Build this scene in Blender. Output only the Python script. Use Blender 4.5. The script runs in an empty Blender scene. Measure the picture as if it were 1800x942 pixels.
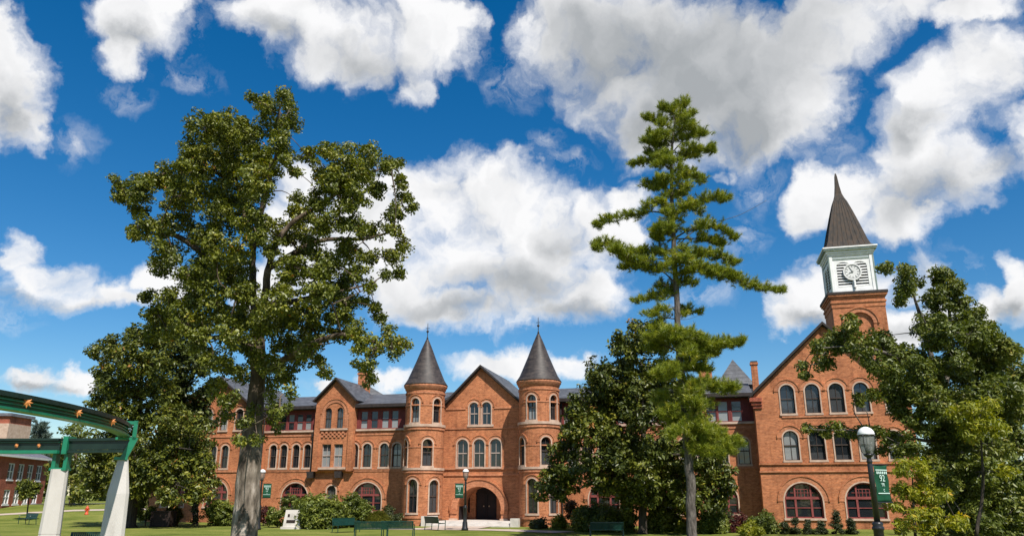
import bpy, bmesh, math, random
import numpy as np
from mathutils import Vector, Matrix
from mathutils.geometry import delaunay_2d_cdt

random.seed(7)
RNG = np.random.default_rng(7)
PI = math.pi
scene = bpy.context.scene
COL = scene.collection

# ------------------------------------------------------------------ camera
F = 1340.0                       # focal length in photograph pixels (1800 wide)
PITCH = math.atan(399 / F)
H = 2.3                          # eye height over the lawn
CP, SP = math.cos(PITCH), math.sin(PITCH)
cam_d = bpy.data.cameras.new('camera')
cam = bpy.data.objects.new('camera', cam_d)
COL.objects.link(cam)
cam.location = (0, 0, H)
cam.rotation_euler = (PI / 2 + PITCH, 0, 0)
cam_d.sensor_width = 36
cam_d.lens = 36 * F / 1800
cam_d.clip_end = 6000
scene.camera = cam

TH = math.radians(14)            # the hall's front is turned 14 degrees
TX = (math.cos(TH), -math.sin(TH))
TY = (math.sin(TH), math.cos(TH))
ORG = (0.0, 65.2)


def ray(px, py):
    u = (px - 900) / F
    v = (471 - py) / F
    return (u, CP - v * SP, SP + v * CP)


def P(px, py, D):
    d = ray(px, py)
    k = D / d[1]
    return Vector((d[0] * k, D, H + d[2] * k))


def pxm(py, D):                  # metres per photograph pixel at depth D
    return D / F / (CP - (471 - py) / F * SP)


def L(px, py, yl):               # where a sight line meets the hall's local plane y = yl
    d = ray(px, py)
    cx = -ORG[0] * TX[0] - ORG[1] * TX[1]
    cy = -ORG[0] * TY[0] - ORG[1] * TY[1]
    dx = d[0] * TX[0] + d[1] * TX[1]
    dy = d[0] * TY[0] + d[1] * TY[1]
    k = (yl - cy) / dy
    return cx + k * dx, H + k * d[2]


def LX(px, py, yl=0.0):
    return L(px, py, yl)[0]


def hall_to_world(x, y, z=0):
    return Vector((ORG[0] + x * TX[0] + y * TY[0], ORG[1] + x * TX[1] + y * TY[1], z))


def sm(t):
    t = max(0.0, min(1.0, t))
    return t * t * (3 - 2 * t)


def terrain(x, y):
    return 1.3 * sm((y - 70) / 25) * sm((-x - 28) / 12)


# ------------------------------------------------------------------ materials
def mat(name, base=(0.5, 0.5, 0.5), rough=0.6, metal=0.0, spec=0.5):
    m = bpy.data.materials.new(name)
    m.use_nodes = True
    b = m.node_tree.nodes['Principled BSDF']
    b.inputs['Base Color'].default_value = (*base, 1)
    b.inputs['Roughness'].default_value = rough
    b.inputs['Metallic'].default_value = metal
    b.inputs['Specular IOR Level'].default_value = spec
    return m


def nodes(m):
    return m.node_tree.nodes, m.node_tree.links, m.node_tree.nodes['Principled BSDF']


def ramp(n, stops):
    r = n.new('ShaderNodeValToRGB')
    while len(r.color_ramp.elements) < len(stops):
        r.color_ramp.elements.new(0.5)
    for e, (p, c) in zip(r.color_ramp.elements, stops):
        e.position = p
        e.color = (*c, 1)
    return r


def noisy(name, stops, scale=3.0, detail=6, rough=0.7, stretch=(1, 1, 1), bump=0.0, bscale=None, spec=0.3, metal=0.0):
    m = mat(name, rough=rough, spec=spec, metal=metal)
    n, l, b = nodes(m)
    tc = n.new('ShaderNodeTexCoord')
    mp = n.new('ShaderNodeMapping')
    mp.inputs['Scale'].default_value = stretch
    l.new(tc.outputs['Object'], mp.inputs['Vector'])
    nz = n.new('ShaderNodeTexNoise')
    nz.inputs['Scale'].default_value = scale
    nz.inputs['Detail'].default_value = detail
    l.new(mp.outputs[0], nz.inputs['Vector'])
    r = ramp(n, stops)
    l.new(nz.outputs['Fac'], r.inputs[0])
    l.new(r.outputs[0], b.inputs['Base Color'])
    if bump:
        nb = n.new('ShaderNodeTexNoise')
        nb.inputs['Scale'].default_value = bscale or scale * 3
        nb.inputs['Detail'].default_value = 5
        l.new(mp.outputs[0], nb.inputs['Vector'])
        bp = n.new('ShaderNodeBump')
        bp.inputs['Strength'].default_value = bump
        bp.inputs['Distance'].default_value = 0.05
        l.new(nb.outputs['Fac'], bp.inputs['Height'])
        l.new(bp.outputs[0], b.inputs['Normal'])
    return m


def brick_mat(name, c1, c2, mortar, scale=2.6):
    m = mat(name, rough=0.85, spec=0.2)
    n, l, b = nodes(m)
    tc = n.new('ShaderNodeTexCoord')
    sx = n.new('ShaderNodeSeparateXYZ')
    l.new(tc.outputs['Object'], sx.inputs[0])
    ad = n.new('ShaderNodeMath')
    l.new(sx.outputs[0], ad.inputs[0])
    l.new(sx.outputs[1], ad.inputs[1])
    cb = n.new('ShaderNodeCombineXYZ')
    l.new(ad.outputs[0], cb.inputs[0])
    l.new(sx.outputs[2], cb.inputs[1])
    bt = n.new('ShaderNodeTexBrick')
    bt.inputs['Scale'].default_value = scale
    bt.inputs['Color1'].default_value = (*c1, 1)
    bt.inputs['Color2'].default_value = (*c2, 1)
    bt.inputs['Mortar'].default_value = (*mortar, 1)
    bt.inputs['Mortar Size'].default_value = 0.022
    bt.inputs['Mortar Smooth'].default_value = 0.4
    bt.inputs['Bias'].default_value = -0.2
    l.new(cb.outputs[0], bt.inputs['Vector'])
    # weathering: broad blotches, course-to-course differences and vertical streaks
    nz = n.new('ShaderNodeTexNoise')
    nz.inputs['Scale'].default_value = 0.55
    nz.inputs['Detail'].default_value = 9
    nz.inputs['Roughness'].default_value = 0.65
    l.new(tc.outputs['Object'], nz.inputs['Vector'])
    r1 = ramp(n, [(0.28, (0.55, 0.50, 0.47)), (0.46, (0.92, 0.90, 0.88)), (0.55, (1.05, 1.03, 1.0)), (0.75, (1.30, 1.26, 1.20))])
    l.new(nz.outputs['Fac'], r1.inputs[0])
    mx = n.new('ShaderNodeMix')
    mx.data_type = 'RGBA'
    mx.blend_type = 'MULTIPLY'
    mx.inputs[0].default_value = 0.85
    l.new(bt.outputs['Color'], mx.inputs[6])
    l.new(r1.outputs[0], mx.inputs[7])
    mp = n.new('ShaderNodeMapping')
    mp.inputs['Scale'].default_value = (2.0, 2.0, 7.0)
    l.new(tc.outputs['Object'], mp.inputs['Vector'])
    n2 = n.new('ShaderNodeTexNoise')
    n2.inputs['Scale'].default_value = 1.6
    n2.inputs['Detail'].default_value = 8
    n2.inputs['Roughness'].default_value = 0.8
    l.new(mp.outputs[0], n2.inputs['Vector'])
    r2 = ramp(n, [(0.35, (0.48, 0.44, 0.42)), (0.5, (0.96, 0.96, 0.96)), (0.66, (1.38, 1.34, 1.28))])
    l.new(n2.outputs['Fac'], r2.inputs[0])
    m2 = n.new('ShaderNodeMix')
    m2.data_type = 'RGBA'
    m2.blend_type = 'MULTIPLY'
    m2.inputs[0].default_value = 0.8
    l.new(mx.outputs[2], m2.inputs[6])
    l.new(r2.outputs[0], m2.inputs[7])
    mp3 = n.new('ShaderNodeMapping')
    mp3.inputs['Scale'].default_value = (2.6, 2.6, 0.22)
    l.new(tc.outputs['Object'], mp3.inputs['Vector'])
    n3 = n.new('ShaderNodeTexNoise')
    n3.inputs['Scale'].default_value = 1.3
    n3.inputs['Detail'].default_value = 7
    n3.inputs['Roughness'].default_value = 0.7
    l.new(mp3.outputs[0], n3.inputs['Vector'])
    r3 = ramp(n, [(0.36, (0.60, 0.57, 0.55)), (0.47, (1, 1, 1)), (0.62, (1.0, 1.0, 1.0)), (0.72, (1.14, 1.13, 1.12))])
    l.new(n3.outputs['Fac'], r3.inputs[0])
    m3 = n.new('ShaderNodeMix')
    m3.data_type = 'RGBA'
    m3.blend_type = 'MULTIPLY'
    m3.inputs[0].default_value = 0.65
    l.new(m2.outputs[2], m3.inputs[6])
    l.new(r3.outputs[0], m3.inputs[7])
    l.new(m3.outputs[2], b.inputs['Base Color'])
    bp = n.new('ShaderNodeBump')
    bp.inputs['Strength'].default_value = 0.35
    bp.inputs['Distance'].default_value = 0.02
    l.new(bt.outputs['Fac'], bp.inputs['Height'])
    bp.invert = True
    l.new(bp.outputs[0], b.inputs['Normal'])
    return m


def slate_mat(name, c1, c2, scale=3.0, rough=0.55):
    m = mat(name, rough=rough, spec=0.35)
    n, l, b = nodes(m)
    tc = n.new('ShaderNodeTexCoord')
    sx = n.new('ShaderNodeSeparateXYZ')
    l.new(tc.outputs['Object'], sx.inputs[0])
    cb = n.new('ShaderNodeCombineXYZ')
    ad = n.new('ShaderNodeMath')
    l.new(sx.outputs[0], ad.inputs[0])
    l.new(sx.outputs[1], ad.inputs[1])
    l.new(ad.outputs[0], cb.inputs[0])
    mu = n.new('ShaderNodeMath')
    mu.operation = 'MULTIPLY'
    mu.inputs[1].default_value = 1.6
    l.new(sx.outputs[2], mu.inputs[0])
    l.new(mu.outputs[0], cb.inputs[1])
    bt = n.new('ShaderNodeTexBrick')
    bt.inputs['Scale'].default_value = scale
    bt.inputs['Color1'].default_value = (*c1, 1)
    bt.inputs['Color2'].default_value = (*c2, 1)
    bt.inputs['Mortar'].default_value = (c1[0] * 0.5, c1[1] * 0.5, c1[2] * 0.5, 1)
    bt.inputs['Mortar Size'].default_value = 0.015
    bt.inputs['Brick Width'].default_value = 0.7
    l.new(cb.outputs[0], bt.inputs['Vector'])
    nz = n.new('ShaderNodeTexNoise')
    nz.inputs['Scale'].default_value = 2.2
    nz.inputs['Detail'].default_value = 10
    nz.inputs['Roughness'].default_value = 0.7
    l.new(tc.outputs['Object'], nz.inputs['Vector'])
    r1 = ramp(n, [(0.3, (0.5, 0.5, 0.52)), (0.7, (1.5, 1.45, 1.36))])
    l.new(nz.outputs['Fac'], r1.inputs[0])
    mx = n.new('ShaderNodeMix')
    mx.data_type = 'RGBA'
    mx.blend_type = 'MULTIPLY'
    mx.inputs[0].default_value = 1
    l.new(bt.outputs['Color'], mx.inputs[6])
    l.new(r1.outputs[0], mx.inputs[7])
    l.new(mx.outputs[2], b.inputs['Base Color'])
    return m


def leaf_mat(name, stops, rough=0.45, trans=0.3, spec=0.4):
    m = mat(name, rough=rough, spec=spec)
    n, l, b = nodes(m)
    at = n.new('ShaderNodeAttribute')
    at.attribute_name = 'tone'
    r = ramp(n, stops)
    l.new(at.outputs['Fac'], r.inputs[0])
    l.new(r.outputs[0], b.inputs['Base Color'])
    tr = n.new('ShaderNodeBsdfTranslucent')
    hs = n.new('ShaderNodeHueSaturation')
    hs.inputs['Saturation'].default_value = 1.15
    hs.inputs['Value'].default_value = 1.25
    l.new(r.outputs[0], hs.inputs['Color'])
    l.new(hs.outputs[0], tr.inputs['Color'])
    ms = n.new('ShaderNodeMixShader')
    ms.inputs[0].default_value = trans
    out = n['Material Output']
    l.new(b.outputs[0], ms.inputs[1])
    l.new(tr.outputs[0], ms.inputs[2])
    l.new(ms.outputs[0], out.inputs['Surface'])
    return m


def glass_mat(name, base, rough=0.06):
    m = mat(name, base, rough=rough, spec=0.8)
    n, l, b = nodes(m)
    tc = n.new('ShaderNodeTexCoord')
    nz = n.new('ShaderNodeTexNoise')
    nz.inputs['Scale'].default_value = 1.1
    nz.inputs['Detail'].default_value = 2
    l.new(tc.outputs['Object'], nz.inputs['Vector'])
    bp = n.new('ShaderNodeBump')
    bp.inputs['Strength'].default_value = 0.12
    bp.inputs['Distance'].default_value = 0.1
    l.new(nz.outputs['Fac'], bp.inputs['Height'])
    l.new(bp.outputs[0], b.inputs['Normal'])
    return m


M = {}
M['brick'] = brick_mat('hall brick', (0.47, 0.176, 0.078), (0.34, 0.116, 0.050), (0.48, 0.27, 0.17))
M['brick_trim'] = brick_mat('pale brick trim', (0.50, 0.205, 0.105), (0.41, 0.15, 0.075), (0.50, 0.30, 0.20), 3.2)
M['brick_red'] = brick_mat('red brick', (0.36, 0.085, 0.05), (0.28, 0.065, 0.04), (0.40, 0.24, 0.17))
M['stone'] = noisy('limestone', [(0.3, (0.40, 0.27, 0.20)), (0.7, (0.56, 0.42, 0.33))], 2.5, bump=0.1)
M['concrete'] = noisy('pale concrete', [(0.25, (0.40, 0.37, 0.33)), (0.5, (0.55, 0.51, 0.47)), (0.75, (0.62, 0.58, 0.54))], 1.6, 8, bump=0.15, bscale=14)
M['pylon'] = noisy('cast concrete', [(0.2, (0.34, 0.31, 0.28)), (0.45, (0.50, 0.47, 0.44)), (0.8, (0.57, 0.54, 0.51))], 1.2, 9, stretch=(2, 2, 0.7), bump=0.2, bscale=20)
M['paving'] = noisy('walk paving', [(0.3, (0.40, 0.32, 0.26)), (0.7, (0.52, 0.43, 0.36))], 0.8, 8)
M['asphalt'] = noisy('asphalt', [(0.3, (0.10, 0.09, 0.095)), (0.7, (0.17, 0.155, 0.155))], 1.5, 8)
M['slate'] = slate_mat('slate', (0.105, 0.112, 0.13), (0.055, 0.06, 0.07), 1.3)
M['cone_slate'] = slate_mat('cone slate', (0.062, 0.050, 0.046), (0.028, 0.024, 0.024), 1.7)
M['far_slate'] = slate_mat('blue slate', (0.16, 0.16, 0.19), (0.13, 0.13, 0.155), 1.2)
M['trim_dark'] = noisy('dark fascia', [(0.3, (0.022, 0.017, 0.016)), (0.7, (0.042, 0.033, 0.03))], 4)
M['wood_red'] = noisy('dark red woodwork', [(0.3, (0.12, 0.026, 0.024)), (0.7, (0.19, 0.042, 0.038))], 3, stretch=(3, 3, 0.5))
M['red_frame'] = noisy('red window frame', [(0.3, (0.17, 0.038, 0.036)), (0.7, (0.25, 0.065, 0.06))], 4)
M['frame'] = noisy('dark sash', [(0.3, (0.035, 0.025, 0.02)), (0.7, (0.07, 0.05, 0.042))], 4)
M['sash_pale'] = noisy('weathered pale sash', [(0.3, (0.30, 0.24, 0.21)), (0.7, (0.42, 0.35, 0.31))], 4)
M['door'] = noisy('dark door', [(0.3, (0.012, 0.008, 0.010)), (0.7, (0.024, 0.015, 0.016))], 2)
M['glass'] = glass_mat('window glass', (0.014, 0.017, 0.021))
M['glass_blind'] = glass_mat('window glass over pale blind', (0.24, 0.25, 0.25), 0.09)
M['glass_mid'] = glass_mat('window glass over dim curtain', (0.05, 0.053, 0.057), 0.08)
M['white'] = noisy('white paint', [(0.3, (0.66, 0.66, 0.65)), (0.7, (0.80, 0.80, 0.79))], 2.5)
M['white_shutter'] = noisy('weathered white louvre', [(0.3, (0.55, 0.55, 0.54)), (0.7, (0.74, 0.74, 0.73))], 3)
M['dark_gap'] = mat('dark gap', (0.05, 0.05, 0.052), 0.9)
M['clock_grey'] = mat('weathered clock numerals', (0.13, 0.14, 0.14), 0.8)
M['green_trim'] = noisy('grey green trim paint', [(0.3, (0.16, 0.21, 0.19)), (0.7, (0.24, 0.30, 0.28))], 3)
M['spire'] = noisy('streaked spire metal', [(0.25, (0.012, 0.009, 0.008)), (0.45, (0.032, 0.025, 0.020)), (0.62, (0.055, 0.034, 0.021)), (0.8, (0.03, 0.027, 0.025))], 2.2, 9, rough=0.75, stretch=(3.2, 3.2, 0.35), spec=0.4)
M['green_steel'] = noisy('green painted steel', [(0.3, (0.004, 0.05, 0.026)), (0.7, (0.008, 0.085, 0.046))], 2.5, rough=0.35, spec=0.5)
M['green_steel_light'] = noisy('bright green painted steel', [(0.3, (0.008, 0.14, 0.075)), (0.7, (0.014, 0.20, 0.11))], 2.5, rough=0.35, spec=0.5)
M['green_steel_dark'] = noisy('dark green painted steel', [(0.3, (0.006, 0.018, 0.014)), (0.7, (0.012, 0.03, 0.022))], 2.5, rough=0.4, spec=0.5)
M['star'] = noisy('orange copper star', [(0.3, (0.55, 0.19, 0.05)), (0.7, (0.72, 0.30, 0.10))], 6, rough=0.4)
M['black'] = noisy('black painted iron', [(0.3, (0.012, 0.012, 0.013)), (0.7, (0.022, 0.022, 0.024))], 8, rough=0.35, spec=0.5)
M['bench'] = noisy('dark green bench paint', [(0.3, (0.004, 0.030, 0.024)), (0.7, (0.008, 0.048, 0.038))], 8, rough=0.35, spec=0.5)
M['banner'] = noisy('green banner cloth', [(0.3, (0.004, 0.050, 0.024)), (0.7, (0.007, 0.075, 0.036))], 5, rough=0.7)
M['print'] = mat('banner print', (0.50, 0.66, 0.60), 0.7)
M['hydrant'] = noisy('hydrant red paint', [(0.3, (0.50, 0.07, 0.025)), (0.7, (0.65, 0.10, 0.04))], 6, rough=0.4)
M['cabinet'] = noisy('dark brown boards', [(0.3, (0.018, 0.011, 0.010)), (0.7, (0.036, 0.022, 0.018))], 5, stretch=(1, 1, 6))
M['lamp_cap'] = mat('white lamp cap', (0.78, 0.78, 0.77), 0.35)
lg = mat('lamp lens', (0.30, 0.31, 0.29), 0.2)
lg.node_tree.nodes['Principled BSDF'].inputs['Alpha'].default_value = 0.42
M['lens'] = lg
M['bark_oak'] = noisy('grey oak bark', [(0.3, (0.035, 0.027, 0.020)), (0.43, (0.13, 0.105, 0.082)), (0.55, (0.23, 0.19, 0.155)), (0.68, (0.44, 0.38, 0.33))], 1.5, 9, 0.9, (3, 3, 0.9), 0.9, 6)
bn, bl, bb = nodes(M['bark_oak'])
for lk in list(bb.inputs['Base Color'].links): src_ = lk.from_socket
tcb = bn.new('ShaderNodeTexCoord'); spb = bn.new('ShaderNodeSeparateXYZ'); bl.new(tcb.outputs['Object'], spb.inputs[0])
nzb = bn.new('ShaderNodeTexNoise'); nzb.inputs['Scale'].default_value = 1.4; nzb.inputs['Detail'].default_value = 6; bl.new(tcb.outputs['Object'], nzb.inputs['Vector'])
mab = bn.new('ShaderNodeMath'); mab.operation = 'MULTIPLY_ADD'; mab.inputs[1].default_value = 5.0; bl.new(nzb.outputs['Fac'], mab.inputs[0]); bl.new(spb.outputs[2], mab.inputs[2])
mrb = bn.new('ShaderNodeMapRange'); mrb.inputs[1].default_value = 5.2; mrb.inputs[2].default_value = 7.4; bl.new(mab.outputs[0], mrb.inputs[0])
mxb = bn.new('ShaderNodeMix'); mxb.data_type = 'RGBA'; mxb.blend_type = 'MULTIPLY'; mxb.inputs[7].default_value = (0.42, 0.37, 0.32, 1)
bl.new(mrb.outputs[0], mxb.inputs[0]); bl.new(src_, mxb.inputs[6]); bl.new(mxb.outputs[2], bb.inputs['Base Color'])
M['bark_dark'] = noisy('dark bark', [(0.3, (0.022, 0.018, 0.014)), (0.7, (0.07, 0.056, 0.045))], 3, 8, 0.9, (3, 3, 0.6), 0.8, 8)
M['bark_limb'] = noisy('grey limb bark', [(0.3, (0.05, 0.044, 0.038)), (0.7, (0.17, 0.15, 0.13))], 3, 8, 0.9, (2, 2, 1), 0.6, 8)
M['bark_pine'] = noisy('grey plated pine bark', [(0.25, (0.03, 0.025, 0.021)), (0.5, (0.10, 0.085, 0.075)), (0.75, (0.20, 0.175, 0.155))], 4, 8, 0.9, (3, 3, 0.7), 1.0, 9)

M['leaf_oak'] = leaf_mat('oak leaf', [(0.0, (0.0508, 0.0630, 0.0109)), (0.35, (0.1092, 0.1302, 0.0164)), (0.7, (0.2158, 0.2270, 0.0271)), (0.93, (0.3302, 0.2837, 0.0406)), (1.0, (0.3808, 0.1577, 0.0475))], 0.42, 0.2)
M['leaf_oak2'] = leaf_mat('willow oak leaf', [(0.0, (0.0554, 0.0746, 0.0153)), (0.4, (0.1134, 0.1412, 0.0228)), (0.8, (0.2067, 0.2179, 0.0381)), (1.0, (0.3150, 0.2490, 0.0573))], 0.42, 0.26)
M['leaf_magnolia'] = leaf_mat('glossy magnolia leaf', [(0.0, (0.0336, 0.0461, 0.0109)), (0.45, (0.0784, 0.0965, 0.0135)), (0.8, (0.1680, 0.1720, 0.0189)), (0.95, (0.2800, 0.2477, 0.0297)), (1.0, (0.3081, 0.1469, 0.0406))], 0.40, 0.10, 0.32)
M['leaf_yellow'] = leaf_mat('yellow green leaf', [(0.0, (0.1294, 0.1569, 0.0162)), (0.5, (0.2590, 0.2717, 0.0242)), (0.85, (0.4474, 0.4025, 0.0402)), (1.0, (0.6592, 0.4025, 0.0535))], 0.45, 0.35)
M['leaf_shrub'] = leaf_mat('shrub leaf', [(0.0, (0.0585, 0.0842, 0.0169)), (0.5, (0.1351, 0.1664, 0.0254)), (1.0, (0.2927, 0.3007, 0.0492))], 0.45, 0.25)
M['leaf_dark'] = leaf_mat('dark shrub leaf', [(0.0, (0.0229, 0.0330, 0.0131)), (0.6, (0.0573, 0.0720, 0.0217)), (1.0, (0.1229, 0.1276, 0.0325))], 0.5, 0.2)
M['leaf_red'] = leaf_mat('red barberry leaf', [(0.0, (0.045, 0.012, 0.012)), (0.6, (0.10, 0.025, 0.02)), (1.0, (0.15, 0.06, 0.03))], 0.5, 0.25)
M['leaf_rust'] = leaf_mat('rusty seed head', [(0.0, (0.08, 0.045, 0.022)), (0.6, (0.17, 0.085, 0.04)), (1.0, (0.20, 0.13, 0.05))], 0.6, 0.25)
M['blade'] = leaf_mat('ornamental grass blade', [(0.0, (0.085, 0.10, 0.014)), (0.6, (0.17, 0.18, 0.025)), (1.0, (0.27, 0.235, 0.05))], 0.5, 0.35)
M['needle'] = leaf_mat('pine needle', [(0.0, (0.0882, 0.1250, 0.0166)), (0.45, (0.1969, 0.2397, 0.0250)), (0.85, (0.3590, 0.3751, 0.0333)), (1.0, (0.5097, 0.4168, 0.0486))], 0.42, 0.25)
M['needle_far'] = leaf_mat('blue green needle', [(0.0, (0.05, 0.08, 0.06)), (1.0, (0.13, 0.17, 0.13))], 0.5, 0.2)

gm = mat('lawn', rough=0.95, spec=0.1)
n, l, b = nodes(gm)
tc = n.new('ShaderNodeTexCoord')
nz = n.new('ShaderNodeTexNoise'); nz.inputs['Scale'].default_value = 0.22; nz.inputs['Detail'].default_value = 12; nz.inputs['Roughness'].default_value = 0.72
l.new(tc.outputs['Object'], nz.inputs['Vector'])
r = ramp(n, [(0.3, (0.07, 0.095, 0.016)), (0.45, (0.135, 0.165, 0.03)), (0.57, (0.19, 0.205, 0.045)), (0.72, (0.28, 0.25, 0.08))])
l.new(nz.outputs['Fac'], r.inputs[0]); l.new(r.outputs[0], b.inputs['Base Color'])
nb = n.new('ShaderNodeTexNoise'); nb.inputs['Scale'].default_value = 9; nb.inputs['Detail'].default_value = 6
l.new(tc.outputs['Object'], nb.inputs['Vector'])
bp = n.new('ShaderNodeBump'); bp.inputs['Strength'].default_value = 0.9; bp.inputs['Distance'].default_value = 0.12
l.new(nb.outputs['Fac'], bp.inputs['Height']); l.new(bp.outputs[0], b.inputs['Normal'])
M['lawn'] = gm


# ------------------------------------------------------------------ mesh helpers
class MB:
    def __init__(self):
        self.v, self.f, self.m = [], [], []

    def add(self, verts, faces, mi=0):
        o = len(self.v)
        self.v += [tuple(q) for q in verts]
        for fc in faces:
            self.f.append(tuple(i + o for i in fc))
            self.m.append(mi)

    def box(self, x0, x1, y0, y1, z0, z1, mi=0):
        vs = [(x0, y0, z0), (x1, y0, z0), (x1, y1, z0), (x0, y1, z0), (x0, y0, z1), (x1, y0, z1), (x1, y1, z1), (x0, y1, z1)]
        self.add(vs, [(0, 3, 2, 1), (4, 5, 6, 7), (0, 1, 5, 4), (1, 2, 6, 5), (2, 3, 7, 6), (3, 0, 4, 7)], mi)

    def obox(self, c, ax, ay, az, mi=0):      # oriented box: centre and three half vectors
        c, ax, ay, az = Vector(c), Vector(ax), Vector(ay), Vector(az)
        vs = [c + sx * ax + sy * ay + sz * az for sz in (-1, 1) for sx, sy in ((-1, -1), (1, -1), (1, 1), (-1, 1))]
        self.add(vs, [(0, 3, 2, 1), (4, 5, 6, 7), (0, 1, 5, 4), (1, 2, 6, 5), (2, 3, 7, 6), (3, 0, 4, 7)], mi)

    def prism(self, poly, y0, y1, mi=0):      # xz polygon, counter-clockwise seen from -y
        k = len(poly)
        vs = [(x, y0, z) for x, z in poly] + [(x, y1, z) for x, z in poly]
        fs = [tuple(range(k)), tuple(range(2 * k - 1, k - 1, -1))]
        fs += [(i, k + i, k + (i + 1) % k, (i + 1) % k) for i in range(k)]
        self.add(vs, fs, mi)

    def tube(self, pts, rad, n=8, mi=0, cap=True):
        pts = [Vector(q) for q in pts]
        rings = []
        prev = None
        for i, p in enumerate(pts):
            t = (pts[min(i + 1, len(pts) - 1)] - pts[max(i - 1, 0)])
            if t.length < 1e-6:
                t = Vector((0, 0, 1))
            t.normalize()
            if prev is None:
                a = Vector((1, 0, 0)) if abs(t.x) < 0.8 else Vector((0, 1, 0))
                u = (a - t * a.dot(t)).normalized()
            else:
                u = (prev - t * prev.dot(t))
                u = u.normalized() if u.length > 1e-6 else prev
            prev = u
            w = t.cross(u)
            r = rad[i] if hasattr(rad, '__len__') else rad
            rings.append([p + (u * math.cos(2 * PI * k / n) + w * math.sin(2 * PI * k / n)) * r for k in range(n)])
        vs = [q for rg in rings for q in rg]
        fs = []
        for i in range(len(rings) - 1):
            for k in range(n):
                fs.append((i * n + k, i * n + (k + 1) % n, (i + 1) * n + (k + 1) % n, (i + 1) * n + k))
        if cap:
            fs.append(tuple(range(n - 1, -1, -1)))
            fs.append(tuple((len(rings) - 1) * n + k for k in range(n)))
        self.add(vs, fs, mi)

    def lathe(self, prof, c=(0, 0, 0), n=24, mi=0):
        vs, fs = [], []
        for r, z in prof:
            for k in range(n):
                a = 2 * PI * k / n
                vs.append((c[0] + r * math.cos(a), c[1] + r * math.sin(a), c[2] + z))
        for i in range(len(prof) - 1):
            for k in range(n):
                fs.append((i * n + k, i * n + (k + 1) % n, (i + 1) * n + (k + 1) % n, (i + 1) * n + k))
        fs.append(tuple(range(n - 1, -1, -1)))
        fs.append(tuple((len(prof) - 1) * n + k for k in range(n)))
        self.add(vs, fs, mi)

    def map(self, fn):
        self.v = [tuple(fn(*q)) for q in self.v]
        return self

    def build(self, name, mats, parent=None, smooth=False, loc=None):
        me = bpy.data.meshes.new(name)
        me.from_pydata(self.v, [], self.f)
        mats = mats if isinstance(mats, (list, tuple)) else [mats]
        for k in mats:
            me.materials.append(k)
        me.polygons.foreach_set('material_index', self.m)
        me.polygons.foreach_set('use_smooth', [smooth] * len(self.f))
        me.update()
        o = bpy.data.objects.new(name, me)
        COL.objects.link(o)
        if parent:
            o.parent = parent
        if loc is not None:
            o.location = loc
        return o


def tag(o, label, cat=None, group=None, kind=None):
    if label: o['label'] = label
    if cat: o['category'] = cat
    if group: o['group'] = group
    if kind: o['kind'] = kind
    return o


def empty(name, loc=(0, 0, 0), rz=0.0):
    o = bpy.data.objects.new(name, None)
    COL.objects.link(o)
    o.location = loc
    o.rotation_euler = (0, 0, rz)
    o.empty_display_size = 0.3
    return o


def copy_thing(root, loc, rz, label, scale=1.0):
    r = root.copy()
    COL.objects.link(r)
    r.location = loc
    r.rotation_euler = (0, 0, rz)
    r.scale = (scale, scale, scale)
    r['label'] = label
    for ch in list(root.children):
        c = ch.copy()
        COL.objects.link(c)
        c.parent = r
        for g in list(ch.children):
            d = g.copy()
            COL.objects.link(d)
            d.parent = c
    return r


def inpoly(x, z, poly):
    c = False
    j = len(poly) - 1
    for i in range(len(poly)):
        xi, zi = poly[i]
        xj, zj = poly[j]
        if (zi > z) != (zj > z) and x < (xj - xi) * (z - zi) / (zj - zi) + xi:
            c = not c
        j = i
    return c


def wall(mb, outer, holes, y, rev=0.3, mi=0, grid=None):
    """a wall face in the xz plane at depth y with real openings and their reveals"""
    vs, ed = [], []
    for lp in [outer] + holes:
        o = len(vs)
        k = len(lp)
        vs += [Vector((x, z)) for x, z in lp]
        ed += [(o + i, o + (i + 1) % k) for i in range(k)]
    if grid:
        for x in grid[0]:
            for z in grid[1]:
                if inpoly(x, z, outer) and not any(inpoly(x, z, h) for h in holes):
                    vs.append(Vector((x, z)))
    r = delaunay_2d_cdt(vs, ed, [], 0, 1e-5)
    V, T = r[0], r[2]
    keep = []
    for t in T:
        cx = sum(V[i].x for i in t) / 3
        cz = sum(V[i].y for i in t) / 3
        if inpoly(cx, cz, outer) and not any(inpoly(cx, cz, h) for h in holes):
            a, bb, c = (V[i] for i in t)
            if (bb - a).cross(c - a) < 0:
                t = (t[0], t[2], t[1])
            keep.append(tuple(t))
    mb.add([(q.x, y, q.y) for q in V], keep, mi)
    for h in holes:
        k = len(h)
        mb.add([(x, y, z) for x, z in h] + [(x, y + rev, z) for x, z in h],
               [((i + 1) % k, i, k + i, k + (i + 1) % k) for i in range(k)], mi)


def opening(xc, z0, w, h, kind='arch', e=0.0, n=14):
    """outline counter-clockwise from the lower left corner; e grows it"""
    w2 = w / 2 + e
    if kind == 'rect':
        return [(xc - w2, z0 - e), (xc + w2, z0 - e), (xc + w2, z0 + h + e), (xc - w2, z0 + h + e)]
    rise = w / 2 if kind == 'arch' else w * 0.36
    zs = z0 + h - rise
    rz = rise + e
    pts = [(xc - w2, z0 - e), (xc + w2, z0 - e)]
    pts += [(xc + w2 * math.cos(PI * i / n), zs + rz * math.sin(PI * i / n)) for i in range(n + 1)]
    return pts


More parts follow.
